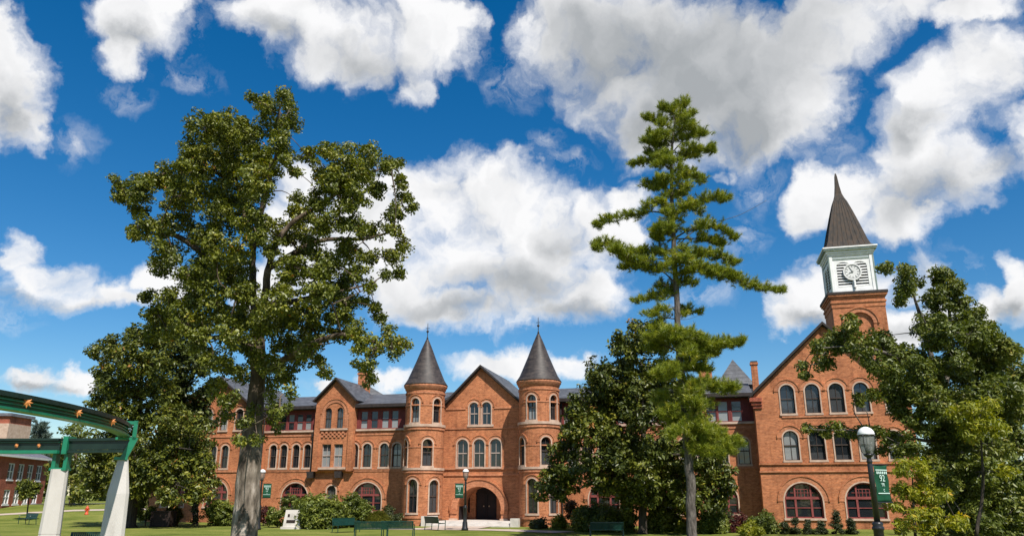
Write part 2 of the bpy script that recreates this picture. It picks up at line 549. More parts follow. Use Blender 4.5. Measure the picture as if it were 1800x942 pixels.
def ring(mb, a, b, y0, y1, mi=0, closed=True):
    """solid band between two outlines of equal length, front at y0, back at y1"""
    k = len(a)
    vs = [(x, y0, z) for x, z in a] + [(x, y0, z) for x, z in b] + [(x, y1, z) for x, z in a] + [(x, y1, z) for x, z in b]
    fs = []
    for i in range(k if closed else k - 1):
        j = (i + 1) % k
        fs += [(i, j, k + j, k + i), (k + i, k + j, 3 * k + j, 3 * k + i), (i, 2 * k + i, 2 * k + j, j)]
    if not closed:
        fs += [(0, k, 3 * k, 2 * k), (k - 1, 2 * k + k - 1, 3 * k + k - 1, 2 * k - 1)]
    mb.add(vs, fs, mi)


WCOUNT = [0]


def window(parent, xc, z0, w, h, kind, y, style='sash', fm=None, blind=None, sill=True, hood=True, frame=None, hoodw=0.26):
    WCOUNT[0] += 1
    rnd = random.random()
    out = opening(xc, z0, w, h, kind)
    fw = 0.055 if w < 1.4 else 0.09
    inn = opening(xc, z0 + fw, w - 2 * fw, h - 2 * fw, kind) if kind != 'rect' else opening(xc, z0, w, h, 'rect', -fw)
    yf = y + 0.15
    fr = MB()
    ring(fr, out, inn, yf, yf + 0.09)
    zm = z0 + h * 0.5
    if style == 'sash':
        fr.box(xc - w / 2 + fw, xc + w / 2 - fw, yf - 0.02, yf + 0.07, zm - 0.04, zm + 0.04)
        fr.box(xc - 0.018, xc + 0.018, yf + 0.012, yf + 0.07, z0 + fw, zm - 0.04)
        fr.box(xc - 0.018, xc + 0.018, yf + 0.012, yf + 0.07, zm + 0.04, z0 + h - fw - 0.01)
    elif style == 'plain':
        fr.box(xc - w / 2 + fw, xc + w / 2 - fw, yf - 0.02, yf + 0.07, zm - 0.04, zm + 0.04)
    elif style == 'big':
        zt = z0 + h * 0.57
        d = 0.07
        for sx in (-1, 1):
            xm = xc + sx * w * 0.21
            top = z0 + h - w / 2 + math.sqrt(max(0.01, (w / 2) ** 2 - (w * 0.21) ** 2)) - fw
            fr.box(xm - d, xm + d, yf - 0.03, yf + 0.07, z0 + fw, zt - 0.09)
            fr.box(xm - d * 0.8, xm + d * 0.8, yf - 0.028, yf + 0.07, zt + 0.09, top)
        fr.box(xc - w / 2 + fw, xc + w / 2 - fw, yf - 0.04, yf + 0.07, zt - 0.09, zt + 0.09)
        zc = z0 + h * 0.29
        fr.box(xc - w / 2 + fw, xc + w / 2 - fw, yf + 0.0, yf + 0.065, zc - 0.03, zc + 0.03)
        zl = zt + 0.09 + h * 0.11
        for q in (-0.5, -0.17, 0.17, 0.5):
            xm = xc + q * w * 0.27
            fr.box(xm - 0.02, xm + 0.02, yf + 0.015, yf + 0.065, zt + 0.09, zl + h * 0.1)
        fr.box(xc - w * 0.33, xc + w * 0.33, yf + 0.012, yf + 0.065, zl - 0.02, zl + 0.02)
        fr.box(xc - w * 0.21, xc + w * 0.21, yf + 0.012, yf + 0.065, zl + h * 0.1 - 0.02, zl + h * 0.1 + 0.02)
    pn = MB()
    yp = yf + 0.05
    k = len(inn)
    # pane in an upper and a lower sash so that a blind can hang behind either
    if style in ('sash', 'plain'):
        zs_ = z0 + fw + 0.04 + (inn[2][1] - z0 - fw - 0.08 if kind != 'rect' else h - 2 * fw - 0.1) * random.uniform(0.15, 0.95)
        lo = [inn[0], inn[1], (inn[1][0], zs_), (inn[0][0], zs_)]
        up = [(inn[0][0], zs_), (inn[1][0], zs_)] + list(inn[2:])
        if blind is None:
            blind = 0 if rnd < 0.45 else (1 if rnd < 0.7 else 2)
        a, bb = [(0, 0), (1, 2), (2, 0), (1, 1), (2, 2), (0, 1)][blind]
        pn.add([(x, yp, z) for x, z in lo], [tuple(range(4))], bb)
        pn.add([(x, yp, z) for x, z in up], [tuple(range(len(up)))], a)
    else:
        pn.add([(x, yp, z) for x, z in inn], [tuple(range(k))], 0)
    pn_m = [M['glass'], M['glass_mid'], M['glass_blind']]
    sl = hd = None
    if sill:
        sl = MB()
        k = max(1, int(w / 0.2)) if fm else 1
        x0, x1 = xc - w / 2 - 0.14, xc + w / 2 + 0.14
        for i in range(k):
            xa, xb = x0 + (x1 - x0) * i / k, x0 + (x1 - x0) * (i + 1) / k
            sl.box(xa, xb, y - 0.10, y + 0.15, z0 - 0.15, z0 - 0.002)
    if hood and kind != 'rect':
        hd = MB()
        g0, g1 = 0.015, hoodw
        a = opening(xc, z0, w, h, kind, g1)[2:]
        c = opening(xc, z0, w, h, kind, g0)[2:]
        ring(hd, a, c, y - 0.035, y + 0.02, 0, closed=False)
        jo = [(a_, max(c_, z0 + 0.002)) for a_, c_ in opening(xc, z0, w, h, kind, 0.10)[1:] + [(xc - w / 2 - 0.10, z0)]]
        ji = [(a_, max(c_, z0 + 0.002)) for a_, c_ in opening(xc, z0, w, h, kind, 0.004)[1:] + [(xc - w / 2 - 0.004, z0)]]
        ring(hd, jo, ji, y - 0.045, y + 0.02, 2, closed=False)
        a2 = opening(xc, z0, w, h, kind, g1 + 0.09)[2:]
        c2 = opening(xc, z0, w, h, kind, g1 + 0.003)[2:]
        ring(hd, a2, c2, y - 0.085, y + 0.02, 1, closed=False)
    for mbx in (fr, pn, sl, hd):
        if mbx and fm:
            mbx.map(fm)
    fo = fr.build('window', frame or M['frame'], parent)
    pn.build('pane', pn_m, fo)
    if sl: sl.build('sill', M['stone'], fo)
    if hd: hd.build('arch_surround', [M['brick_trim'], M['brick'], M['stone']], fo)
    return out


# ------------------------------------------------------------------ ground
def grid_sheet(name, xs, ys, fn, m, dz=0.0):
    mb = MB()
    nx = len(xs)
    vs = [(x, y, fn(x, y) + dz) for y in ys for x in xs]
    fs = [(j * nx + i, j * nx + i + 1, (j + 1) * nx + i + 1, (j + 1) * nx + i) for j in range(len(ys) - 1) for i in range(nx - 1)]
    mb.add(vs, fs)
    return mb.build(name, m, smooth=True)


xs = [-3000, -1200, -500, -250] + [(-160 + 2.0 * i) for i in range(100)] + [60, 100, 200, 500, 1200, 3000]
ys = [-200, -60, 0] + [10 + 2.0 * i for i in range(75)] + [180, 230, 320, 500, 900, 1800, 4000]
grass = grid_sheet('lawn', xs, ys, terrain, M['lawn'])
tag(grass, 'mown green lawn in front of the brick hall', kind='structure')


def ribbon(name, pts, w, m, label, dz=0.02):
    pts = [Vector((x, y, 0)) for x, y in pts]
    fine = []
    for a, bb in zip(pts[:-1], pts[1:]):
        for i in range(10):
            fine.append(a.lerp(bb, i / 10))
    fine.append(pts[-1])
    mb = MB()
    vs = []
    for i, p in enumerate(fine):
        t = fine[min(i + 1, len(fine) - 1)] - fine[max(i - 1, 0)]
        t.normalize()
        s = Vector((-t.y, t.x, 0)) * w / 2
        for q in (p + s, p - s):
            vs.append((q.x, q.y, terrain(q.x, q.y) + dz))
    mb.add(vs, [(2 * i, 2 * i + 1, 2 * i + 3, 2 * i + 2) for i in range(len(fine) - 1)])
    o = mb.build(name, m, smooth=True)
    return tag(o, label, kind='structure')


ribbon('path', [(-75, 72), (-58, 75), (-51, 80), (-46, 84), (-38, 86), (-30, 80)], 1.8, M['paving'], 'pale footpath crossing the lawn by the arch pylons')
ribbon('road', [(-110, 92.5), (-70, 93), (-57, 94), (-50, 104), (-40, 130)], 3.6, M['asphalt'], 'grey asphalt drive before the far brick building', 0.03)
pw = [hall_to_world(-8.6, -9.5), hall_to_world(-2.6, -9.2), hall_to_world(1.6, -9.6), hall_to_world(6.5, -12)]
ribbon('path', [(q.x, q.y) for q in pw], 2.4, M['paving'], 'pale paved walk running past the hall steps', 0.025)
qw = [hall_to_world(-2.6, -8.3), hall_to_world(-2.6, -4.2)]
ribbon('path', [(q.x, q.y) for q in qw], 4.2, M['paving'], 'short paved walk up to the entrance steps', 0.035)

# ------------------------------------------------------------------ the hall
hall = empty('college_hall', (ORG[0], ORG[1], 0), -TH)
tag(hall, 'long orange brick hall with two round cone roofed turrets and a white clock tower', 'building')
B, BT = M['brick'], M['brick_trim']


def band(mb, x0, x1, y, z0, z1, d=0.06, mi=0):
    mb.box(x0, x1, y - d, y + 0.02, z0, z1, mi)


def strip_windows(x_list, w, z0, h, y):
    hs = []
    for x in x_list:
        hs.append(opening(x, z0, w, h, 'rect'))
        window(hall, x, z0, w, h, 'rect', y - 0.1, 'plain', sill=False, frame=M['red_frame'], blind=random.choice([0, 1, 1, 2, 4]))
    return hs


# --- left wing
holes = []
for px in (480, 498.5, 520, 540):
    holes.append(window(hall, LX(px, 800), 4.65, 0.66, 2.0, 'arch', 0, blind=random.choice([0, 0, 3])))
for px in (622, 645, 675, 697):
    holes.append(window(hall, LX(px, 800), 4.65, 0.80, 1.98, 'arch', 0))
for px, w in ((518, 2.5), (645, 2.65)):
    holes.append(window(hall, LX(px, 870), 1.0, w, 2.34, 'arch', 0, 'big', frame=M['red_frame'], hoodw=0.36))
holes.append(window(hall, LX(582, 870), 1.0, 0.85, 2.1, 'arch', 0, blind=1))
mb = MB()
wall(mb, [(-23.4, -0.3), (-6.0, -0.3), (-6.0, 7.72), (-23.4, 7.72)], holes, 0.0)
mb.box(-23.4, -6.0, 0.5, 9.8, 0, 9.8)
mb.build('wall', B, hall)
mb = MB()
for (a, c) in ((-23.35, -18.05), (-14.15, -6.2)):
    band(mb, a, c, 0, 7.35, 7.5, 0.05, 0)
    band(mb, a, c, 0, 7.72, 7.88, 0.16, 1)
    band(mb, a, c, 0, 4.28, 4.4, 0.05, 0)
    band(mb, a, c, 0, 4.40, 4.49, 0.075, 0)
mb.build('string_course', [BT, M['stone']], hall)
mb = MB()
hs = strip_windows([LX(p, 740) for p in (639, 657, 676, 693)], 0.68, 7.92, 1.55, 0.12)
hs += strip_windows([LX(p, 740) for p in (497, 511, 526, 541)], 0.62, 7.92, 1.45, 0.12)
wall(mb, [(-23.4, 7.88), (-6.0, 7.88), (-6.0, 9.85), (-23.4, 9.85)], hs, 0.12, 0.2)
mb.build('wood_panelling', M['wood_red'], hall)


def pitched(name, x0, x1, ye, ze, yr, zr, yb, m=M['slate'], th=0.16):
    mb = MB()
    k = th
    prof = [(ye, ze), (yr, zr), (yb, ze), (yb, ze - k), (yr, zr - k * 1.2), (ye, ze - k)]
    vs = [(x0, y, z) for y, z in prof] + [(x1, y, z) for y, z in prof]
    fs = [(0, 6, 7, 1), (1, 7, 8, 2), (3, 9, 10, 4), (4, 10, 11, 5), (0, 1, 4, 5), (1, 2, 3, 4), (6, 11, 10, 7), (7, 10, 9, 8)]
    mb.add([vs[i] for i in range(12)], fs)
    mb.box(x0, x1, ye - 0.06, ye + 0.002, ze - 0.24, ze + 0.03, 1)
    if ye < 0:
        mb.box(x0, x1, ye + 0.01, 0.14, ze - 0.30, ze - 0.19, 1)
    return mb.build(name, [m, M['trim_dark']], hall)


pitched('roof', -23.6, -18.05, -0.45, 9.98, 5.0, 11.55, 10.4)
pitched('roof', -18.05, -14.17, 0.12, 10.145, 5.0, 11.55, 10.4)
pitched('roof', -14.17, -6.5, -0.45, 9.98, 5.0, 11.55, 10.4)
pitched('roof', 2.6, 19.52, -0.45, 9.98, 5.0, 11.55, 10.4)


def gable_roof(xl, zl, xa, za, xr, zr, y0, y1, over=0.3, th=0.15, m=M['slate']):
    """two sloping slabs over a gable that faces -y, with dark barge boards"""
    mb = MB()
    for sx, xe, ze in ((-1, xl, zl), (1, xr, zr)):
        dx, dz = xe - xa, ze - za
        ln = math.hypot(dx, dz)
        ux, uz = dx / ln, dz / ln
        xe2, ze2 = xe + ux * over, ze + uz * over
        nx, nzz = (-uz, ux) if sx < 0 else (uz, -ux)
        if nzz < 0: nx, nzz = -nx, -nzz
        a = [(xa, za + 0.02), (xe2, ze2 + 0.02), (xe2 + nx * th, ze2 + nzz * th), (xa, za + th / abs(nzz))]
        for (ya, yb, mi, sh) in ((y0 - 0.06, y0 + 0.10, 1, 1.0), (y0 + 0.10, y1, 0, 0.94)):
            q = [a[0], a[1], (a[1][0] + nx * th * sh, a[1][1] + nzz * th * sh), (xa, za + (th * sh) / abs(nzz))]
            vs = [(x, ya, z) for x, z in q] + [(x, yb, z) for x, z in q]
            mb.add(vs, [(0, 1, 2, 3), (7, 6, 5, 4), (3, 2, 6, 7), (1, 5, 6, 2), (0, 4, 5, 1)], mi)
        # moulded board under the rake
        q = [(xa, za - 0.07), (xe, ze - 0.07), (xe, ze + 0.02), (xa, za + 0.02)]
        vs = [(x, y0 + 0.14, z) for x, z in q] + [(x, y0 + 0.30, z) for x, z in q]
        mb.add(vs, [(0, 1, 2, 3), (7, 6, 5, 4), (0, 4, 5, 1)], 1)
    return mb.build('gable_roof', [m, M['trim_dark']], hall)


# --- dormer bay of the left wing
yb = -0.4
holes = []
for px in (577, 597.5):
    holes.append(window(hall, LX(px, 735, yb), 7.98, 0.64, 1.80, 'arch', yb, hood=False, sill=False, blind=3))
for px in (573, 594):
    holes.append(window(hall, LX(px, 800, yb), 4.66, 0.86, 1.95, 'rect', yb, sill=False, frame=M['sash_pale'], blind=1))
cxb = -16.12
mb = MB()
wall(mb, [(-18.0, 4.35), (-14.22, 4.35), (-14.22, 10.35), (cxb, 12.22), (-18.0, 10.35)], holes, yb, 0.25)
for x in (-18.0, -14.22):
    mb.add([(x, yb, 4.35), (x, 0.3, 4.35), (x, 0.3, 10.35), (x, yb, 10.35)], [(0, 1, 2, 3)])
mb.add([(-18, yb, 4.35), (-14.22, yb, 4.35), (-14.22, 0.1, 4.1), (-18, 0.1, 4.1)], [(0, 1, 2, 3)])
mb.box(-17.9, -14.32, yb + 0.45, 5, 9.5, 10.34)
for x in (-18.0, -14.72):                      # buttress strips either side of the bay
    mb.box(x + 0.02, x + 0.48, yb - 0.12, yb + 0.01, 4.3, 9.4)
mb.build('wall', B, hall)
mb = MB()
zc = 9.25
arc = lambda r, n=18: [(cxb + r * math.cos(PI * i / n), zc + r * math.sin(PI * i / n)) for i in range(n + 1)]
ring(mb, arc(1.26), arc(0.98), yb - 0.06, yb + 0.02, 0, False)
ring(mb, arc(1.38), arc(1.263), yb - 0.11, yb + 0.02, 1, False)
mb.box(-17.5, -17.1, yb - 0.06, yb + 0.02, 7.98, 9.248, 0)
mb.box(-15.14, -14.74, yb - 0.06, yb + 0.02, 7.98, 9.248, 0)
mb.build('arch_surround', [BT, B], hall)
for d_, za_, zb_ in ((0.15, 7.80, 7.96), (0.10, 4.46, 4.64)):
    mb = MB()
    mb.box(-17.4, -14.8, yb - d_, yb + 0.02, za_, zb_)
    mb.build('sill', M['stone'], hall)
mb = MB()
for j in range(3):
    for i in range(12):
        if (i + j) % 2 == 0:
            mb.box(-17.3 + i * 0.2, -17.3 + i * 0.2 + 0.2, yb - 0.09, yb + 0.01, 7.18 + j * 0.17, 7.18 + j * 0.17 + 0.165)
mb.build('checker_panel', BT, hall)
gable_roof(-18.0, 10.42, cxb, 12.26, -14.22, 10.42, yb - 0.32, 5.0, 0.22, 0.14)
mb = MB()
for x in (LX(550, 820), LX(598, 828)):
    mb = MB()
    mb.prism([(x - 0.34, 4.3), (x - 0.26, 3.75), (x + 0.26, 3.75), (x + 0.34, 4.3)], -0.5, -0.02)
    mb.build('corbel_bracket', M['trim_dark'], hall)


def downpipe(x, z0, z1, y=-0.1):
    mb = MB()
    mb.tube([(x, y, z0), (x, y, z1)], 0.06, 8)
    mb.box(x - 0.12, x + 0.12, y - 0.1, y + 0.08, z1, z1 + 0.3)
    mb.build('downpipe', M['trim_dark'], hall)


downpipe(LX(550, 780), 4.35, 7.3)
downpipe(LX(465, 800), 0.2, 9.2, -0.5)

# --- left pavilion
yp_ = -0.55
holes = []
for px in (395, 374):
    holes.append(window(hall, LX(px, 800, yp_), 4.65, 0.72, 2.0, 'arch', yp_, blind=0))
for dx in (-29.6, -31.2, -32.6):
    holes.append(window(hall, dx, 4.65, 0.72, 2.0, 'arch', yp_))
for dx in (-25.6, -27.2, -28.8, -30.4):
    holes.append(window(hall, dx, 8.0, 0.75, 1.9, 'arch', yp_))
for dx in (LX(380, 865, yp_), -31.6):
    holes.append(window(hall, dx, 1.35, 2.3, 2.15, 'arch', yp_, 'big', frame=M['red_frame'], hoodw=0.36))
mb = MB()
wall(mb, [(-34.2, -0.3), (-23.2, -0.3), (-23.2, 9.2), (-28.0, 12.75), (-34.2, 9.0)], holes, yp_)
mb.add([(-23.2, yp_, -0.3), (-23.2, 0.02, -0.3), (-23.2, 0.02, 9.2), (-23.2, yp_, 9.2)], [(0, 1, 2, 3)])
mb.box(-34.1, -23.3, 0.0, 9.8, 0, 8.9)
mb.build('wall', B, hall)
mb = MB()
band(mb, -34.2, -23.15, yp_, 4.28, 4.46, 0.08)
band(mb, -34.2, -23.15, yp_, 7.35, 7.5, 0.06)
mb.build('string_course', BT, hall)
gable_roof(-34.2, 9.05, -28.0, 12.8, -23.2, 9.25, yp_ - 0.35, 10, 0.3)

# --- entrance block between the turrets
yg = -0.8
xa = -2.5
holes = []
for px in (833, 855):
    holes.append(window(hall, LX(px, 728, yg), 7.97, 0.80, 1.86, 'arch', yg, blind=0, frame=M['sash_pale']))
for px in (813, 842, 871):
    holes.append(window(hall, LX(px, 797, yg), 4.52, 0.95, 2.27, 'arch', yg, blind=0, frame=M['sash_pale']))
ax, ar, az = -2.58, 1.86, 1.12
archpts = [(ax + ar * math.cos(PI - PI * i / 20), az + ar * math.sin(PI * i / 20)) for i in range(21)]
outer = [(-6.9, -0.3), (ax - ar, -0.3)] + archpts + [(ax + ar, -0.3), (2.83, -0.3), (2.83, 7.9), (xa, 12.72), (-6.9, 8.3)]
mb = MB()
wall(mb, outer, holes, yg)
# barrel of the porch
k = len(archpts) + 2
pts = [(ax - ar, -0.3)] + archpts + [(ax + ar, -0.3)]
mb.add([(x, yg, z) for x, z in pts] + [(x, 1.7, z) for x, z in pts], [(i, i + 1, k + i + 1, k + i) for i in range(k - 1)])
mb.box(-6.8, 2.8, 2.2, 9.8, 0, 9.0)
mb.box(-6.8, ax - ar - 0.1, yg + 0.5, 2.25, 0, 9.0)
mb.box(ax + ar + 0.1, 2.8, yg + 0.5, 2.25, 0, 9.0)
mb.box(ax - ar - 0.2, ax + ar + 0.2, yg + 0.6, 2.25, 3.1, 9.0)
mb.build('wall', B, hall)
mb = MB()
xd0, xd1 = LX(836, 890, 1.7), LX(873, 890, 1.7)
xs0, xs1 = ax - ar + 0.12, LX(826, 890, 1.7)
dh = opening((xd0 + xd1) / 2, 0.34, xd1 - xd0, 2.75, 'seg')
sh_ = opening((xs0 + xs1) / 2, 0.9, xs1 - xs0, 1.9, 'seg')
wall(mb, [(ax - ar - 0.05, -0.2), (ax + ar + 0.05, -0.2), (ax + ar + 0.05, 3.1), (ax - ar - 0.05, 3.1)], [dh, sh_], 1.70, 0.3)
mb.build('porch_wall', B, hall)
mb = MB()
dm = (xd0 + xd1) / 2
mb.add([(x, 1.93, z) for x, z in dh], [tuple(range(len(dh)))])
for s in (-1, 1):
    for (za, zb) in ((0.5, 1.15), (1.3, 2.2)):
        mb.box(dm + s * 0.12 - (0 if s > 0 else 0.62), dm + s * 0.12 + (0.62 if s > 0 else 0), 1.89, 1.925, za, zb)
mb.box(dm - 0.03, dm + 0.03, 1.87, 1.93, 0.34, 2.4)
mb.box(xd0, xd1, 1.87, 1.928, 2.4, 2.5)
door = mb.build('door', M['door'], hall)
mb = MB()
for s in (-1, 1):
    mb.lathe([(0.0, -0.06), (0.05, -0.05), (0.05, 0.05), (0.0, 0.06)], (dm + s * 0.24, 1.83, 1.42), 10)
mb.build('door_handle', M['stone'], door)
mb = MB()
mb.add([(x, 1.93, z) for x, z in sh_], [tuple(range(len(sh_)))])
mb.build('side_light', M['glass'], hall)
mb = MB()
mb.box(ax - ar - 0.1, ax - ar + 0.03, -0.35, 1.55, 0.34, 1.9)  # dark panel added so that the left porch jamb looks dark
mb.build('dark_jamb_panel', M['door'], hall)
mb = MB()
oarc = lambda r, n=24: [(ax + r * math.cos(PI * i / n), az + r * math.sin(PI * i / n)) for i in range(n + 1)]
ring(mb, oarc(2.4), oarc(1.87), yg - 0.07, yg + 0.02, 0, False)
ring(mb, oarc(2.52), oarc(2.403), yg - 0.14, yg + 0.02, 1, False)
for s in (-1, 1):
    x0 = ax + s * 2.15
    mb.box(x0 - 0.30, x0 + 0.30, yg - 0.16, yg + 0.02, 0.86, 1.118, 1)
    mb.box(x0 - 0.27, x0 + 0.27, yg - 0.08, yg + 0.02, 0.5, 0.858, 0)
    mb.box(x0 - 0.34, x0 + 0.34, yg - 0.2, yg + 0.02, -0.1, 0.498, 2)
mb.build('entrance_arch', [BT, B, M['stone']], hall)
mb = MB()
band(mb, -5.6, 1.4, yg, 7.62, 7.74, 0.07)
band(mb, LX(822, 748, yg), LX(868, 748, yg), yg, 7.79, 7.965, 0.13, 1)
band(mb, -5.6, LX(819, 720, yg), yg, 9.25, 9.38, 0.07)
band(mb, LX(869, 720, yg), 1.0, yg, 9.25, 9.38, 0.07)
band(mb, -5.6, 1.4, yg, 4.34, 4.5, 0.12)
band(mb, LX(802, 822, yg), LX(882, 822, yg), yg, 4.40, 4.51, 0.15, 1)
band(mb, -5.6, 1.4, yg, 3.84, 3.98, 0.09)
mb.build('string_course', [BT, M['stone']], hall)
gable_roof(-6.9, 8.38, xa, 12.76, 2.83, 7.98, yg - 0.35, 9.0, 0.1)
mb = MB()
for i in range(4):
    mb.box(-5.3 - 0.0 * i, 0.9, -4.6 + 0.36 * i, yg + (2.48 if i == 3 else 0.0) - 0.01 * i, -0.2, 0.09 * (i + 1))
mb.box(-6.2, -5.35, -4.4, -2.2, -0.2, 0.75)
mb.box(0.95, 1.6, -4.4, -3.9, -0.2, 0.62)
mb.build('entrance_steps', M['concrete'], hall)

# --- turrets
TR = 1.62
yt = -2.3
for cx_t, seed in ((-6.93, 1), (2.83, 2)):
    def fm(s, y, z, c=cx_t):
        a = s / TR
        r = TR - y
        return (c + r * math.sin(a), yt - r * math.cos(a), z)
    dg = lambda d: math.radians(d) * TR
    tw = [(-10, 8.0, 0.74, 1.95), (58, 8.0, 0.74, 1.95), (31, 4.56, 0.80, 2.1), (-48, 4.56, 0.80, 2.1), (-10, 0.98, 0.86, 2.55), (55, 0.98, 0.86, 2.5)]
    holes = []
    for k, (d, z0, w, h) in enumerate(tw):
        holes.append(window(hall, dg(d), z0, w, h, 'arch', 0, 'sash', fm=fm, blind=[1, 0, 5, 3, 0, 3][k]))
    mb = MB()
    wall(mb, [(-PI * TR, -0.4), (PI * TR, -0.4), (PI * TR, 11.0), (-PI * TR, 11.0)], holes, 0, 0.3,
         grid=([dg(-180 + 7.5 * i) for i in range(1, 48)], [0.4 * j for j in range(0, 28)]))
    # the outer edge needs vertices all along its height
    mb.map(fm)
    tur = mb.build('turret', B, hall)
    core = MB()
    core.lathe([(TR - 0.33, 0), (TR - 0.33, 11.0)], (cx_t, yt, 0), 32)
    core.build('core_wall', B, tur)
    bd = MB()
    for z0, z1, d, mi in ((7.42, 7.56, 0.08, 0), (7.66, 7.86, 0.13, 1), (7.56, 7.66, 0.04, 0), (4.02, 4.14, 0.08, 0), (4.24, 4.42, 0.12, 1), (9.35, 9.45, 0.045, 0), (10.35, 10.47, 0.06, 0), (0.55, 0.75, 0.06, 0), (6.0, 6.08, 0.035, 0)):
        b1 = MB()
        b1.lathe([(TR - 0.02, z0), (TR + d, z0), (TR + d, z1), (TR - 0.02, z1)], (cx_t, yt, 0), 48)
        b1.build('string_course', (BT, M['stone'])[mi], tur)
    bd.lathe([(TR - 0.02, 10.66), (TR + 0.08, 10.72), (TR + 0.10, 10.85), (TR + 0.19, 10.95), (TR + 0.22, 11.12), (TR - 0.02, 11.2)], (cx_t, yt, 0), 48, 0)
    bd.build('cornice', BT, tur, True)
    cn = MB()
    cn.lathe([(TR + 0.24, 11.12), (TR + 0.20, 11.2), (TR - 0.06, 11.6), (1.30, 12.2), (0.88, 13.2), (0.46, 14.3), (0.14, 15.05), (0.05, 15.2)], (cx_t, yt, 0), 40)
    cn.build('cone_roof', M['cone_slate'], tur, True)
    fi = MB()
    fi.lathe([(0.09, 15.1), (0.07, 15.3), (0.035, 15.35), (0.03, 15.7), (0.11, 15.8), (0.11, 15.86), (0.03, 15.95), (0.022, 16.5), (0.0, 16.6)], (cx_t, yt, 0), 10)
    fi.tube([(cx_t - 0.16, yt, 16.1), (cx_t + 0.16, yt, 16.1)], 0.025, 6)
    fi.build('finial', M['trim_dark'], tur, True)

# --- right wing wall
holes = []
top_x = [LX(p, 725) for p in (1250, 1271, 1295)]
top_x += [LX(998, 730), LX(1016, 730), 6.9, 7.9, 9.2, 10.2, 11.5, 12.5, 13.7]
arch_x = [LX(1308, 795), 16.9, 15.5, 14.1, 12.3, 10.9, 9.5, 7.7, 6.3, 5.2]
for x in arch_x:
    holes.append(window(hall, x, 4.6, 0.86, 2.0, 'arch', 0))
for x in (LX(1062, 885), 12.6, 16.6):
    holes.append(window(hall, x, 0.95, 2.4, 2.25, 'arch', 0, 'big', frame=M['red_frame'], hoodw=0.34))
mb = MB()
wall(mb, [(2.4, -0.3), (19.55, -0.3), (19.55, 7.66), (2.4, 7.66)], holes, 0.0)
mb.box(2.4, 19.5, 0.5, 9.8, 0, 9.8)
mb.build('wall', B, hall)
mb = MB()
hs = strip_windows(top_x, 0.80, 7.86, 1.62, 0.12)
wall(mb, [(2.4, 7.8), (19.55, 7.8), (19.55, 9.85), (2.4, 9.85)], hs, 0.12, 0.2)
mb.build('wood_panelling', M['wood_red'], hall)
mb = MB()
band(mb, 2.6, 19.5, 0, 7.66, 7.83, 0.15, 1)
band(mb, 2.6, 19.5, 0, 7.3, 7.45, 0.05)
band(mb, 2.6, 19.5, 0, 4.28, 4.44, 0.08)
mb.build('string_course', [BT, M['stone']], hall)
downpipe(LX(988, 840), 0.1, 9.3)

# --- gabled right wing
yw = -2.0
holes = []
for px in (1384, 1428.5, 1471, 1515):
    holes.append(window(hall, LX(px, 700, yw), 8.17, 1.0, 2.15, 'arch', yw, blind=random.choice([1, 3, 5]), hoodw=0.36))
for px in (1391, 1437, 1481, 1526):
    holes.append(window(hall, LX(px, 785, yw), 4.78, 1.05, 2.12, 'arch', yw, blind=random.choice([4, 5, 5]), hoodw=0.36))
for xc_, w_ in ((22.32, 2.6), (26.5, 2.6)):
    holes.append(window(hall, xc_, 0.72, w_, 2.45, 'arch', yw, 'big', frame=M['red_frame'], hoodw=0.42))
holes.append(window(hall, 29.2, 8.17, 0.9, 2.0, 'arch', yw))
holes.append(window(hall, 28.95, 4.78, 0.9, 2.0, 'arch', yw))
mb = MB()
wall(mb, [(19.5, -0.3), (30.4, -0.3), (30.4, 9.6), (24.95, 14.72), (19.5, 9.6)], holes, yw)
mb.add([(19.5, 0.6, -0.3), (19.5, yw, -0.3), (19.5, yw, 9.6), (19.5, 0.6, 9.6)], [(0, 1, 2, 3)])
mb.add([(30.4, 12, -0.3), (30.4, yw, -0.3), (30.4, yw, 9.6), (30.4, 12, 9.6)], [(3, 2, 1, 0)])
mb.box(19.6, 30.3, yw + 0.5, 11.9, 0, 9.4)
mb.build('wall', B, hall)
mb = MB()
band(mb, 19.45, 30.45, yw, 4.46, 4.6, 0.10, 1)
band(mb, 19.45, 30.45, yw, 3.92, 4.04, 0.10)
band(mb, LX(1374, 727, yw), LX(1530, 727, yw), yw, 7.86, 7.98, 0.07)
mb.build('string_course', [BT, M['brick']], hall)
for x0_, x1_, e0, e1 in ((19.5, 20.05, 1, 0), (29.85, 30.4, 0, 1)):
    mb = MB()
    for (d, z0, z1) in ((0.12, 8.62, 8.85), (0.22, 8.85, 9.1), (0.34, 9.1, 9.4)):
        mb.box(x0_ - d * e0, x1_ + d * e1, yw - d, yw + 0.2, z0, z1)
    mb.build('corbel_bracket', M['brick_red'], hall)
gable_roof(19.5, 9.66, 24.95, 14.76, 30.4, 9.66, yw - 0.35, 12.0, 0.35, 0.17)


def chimney(x, y, z0, z1, w, d):
    mb = MB()
    mb.box(x - w / 2, x + w / 2, y - d / 2, y + d / 2, z0, z1 - 0.3)
    mb.box(x - w / 2 - 0.07, x + w / 2 + 0.07, y - d / 2 - 0.07, y + d / 2 + 0.07, z1 - 0.3, z1 - 0.12)
    mb.box(x - w / 2 - 0.02, x + w / 2 + 0.02, y - d / 2 - 0.02, y + d / 2 + 0.02, z1 - 0.12, z1, 1)
    mb.build('chimney', [B, M['trim_dark']], hall)


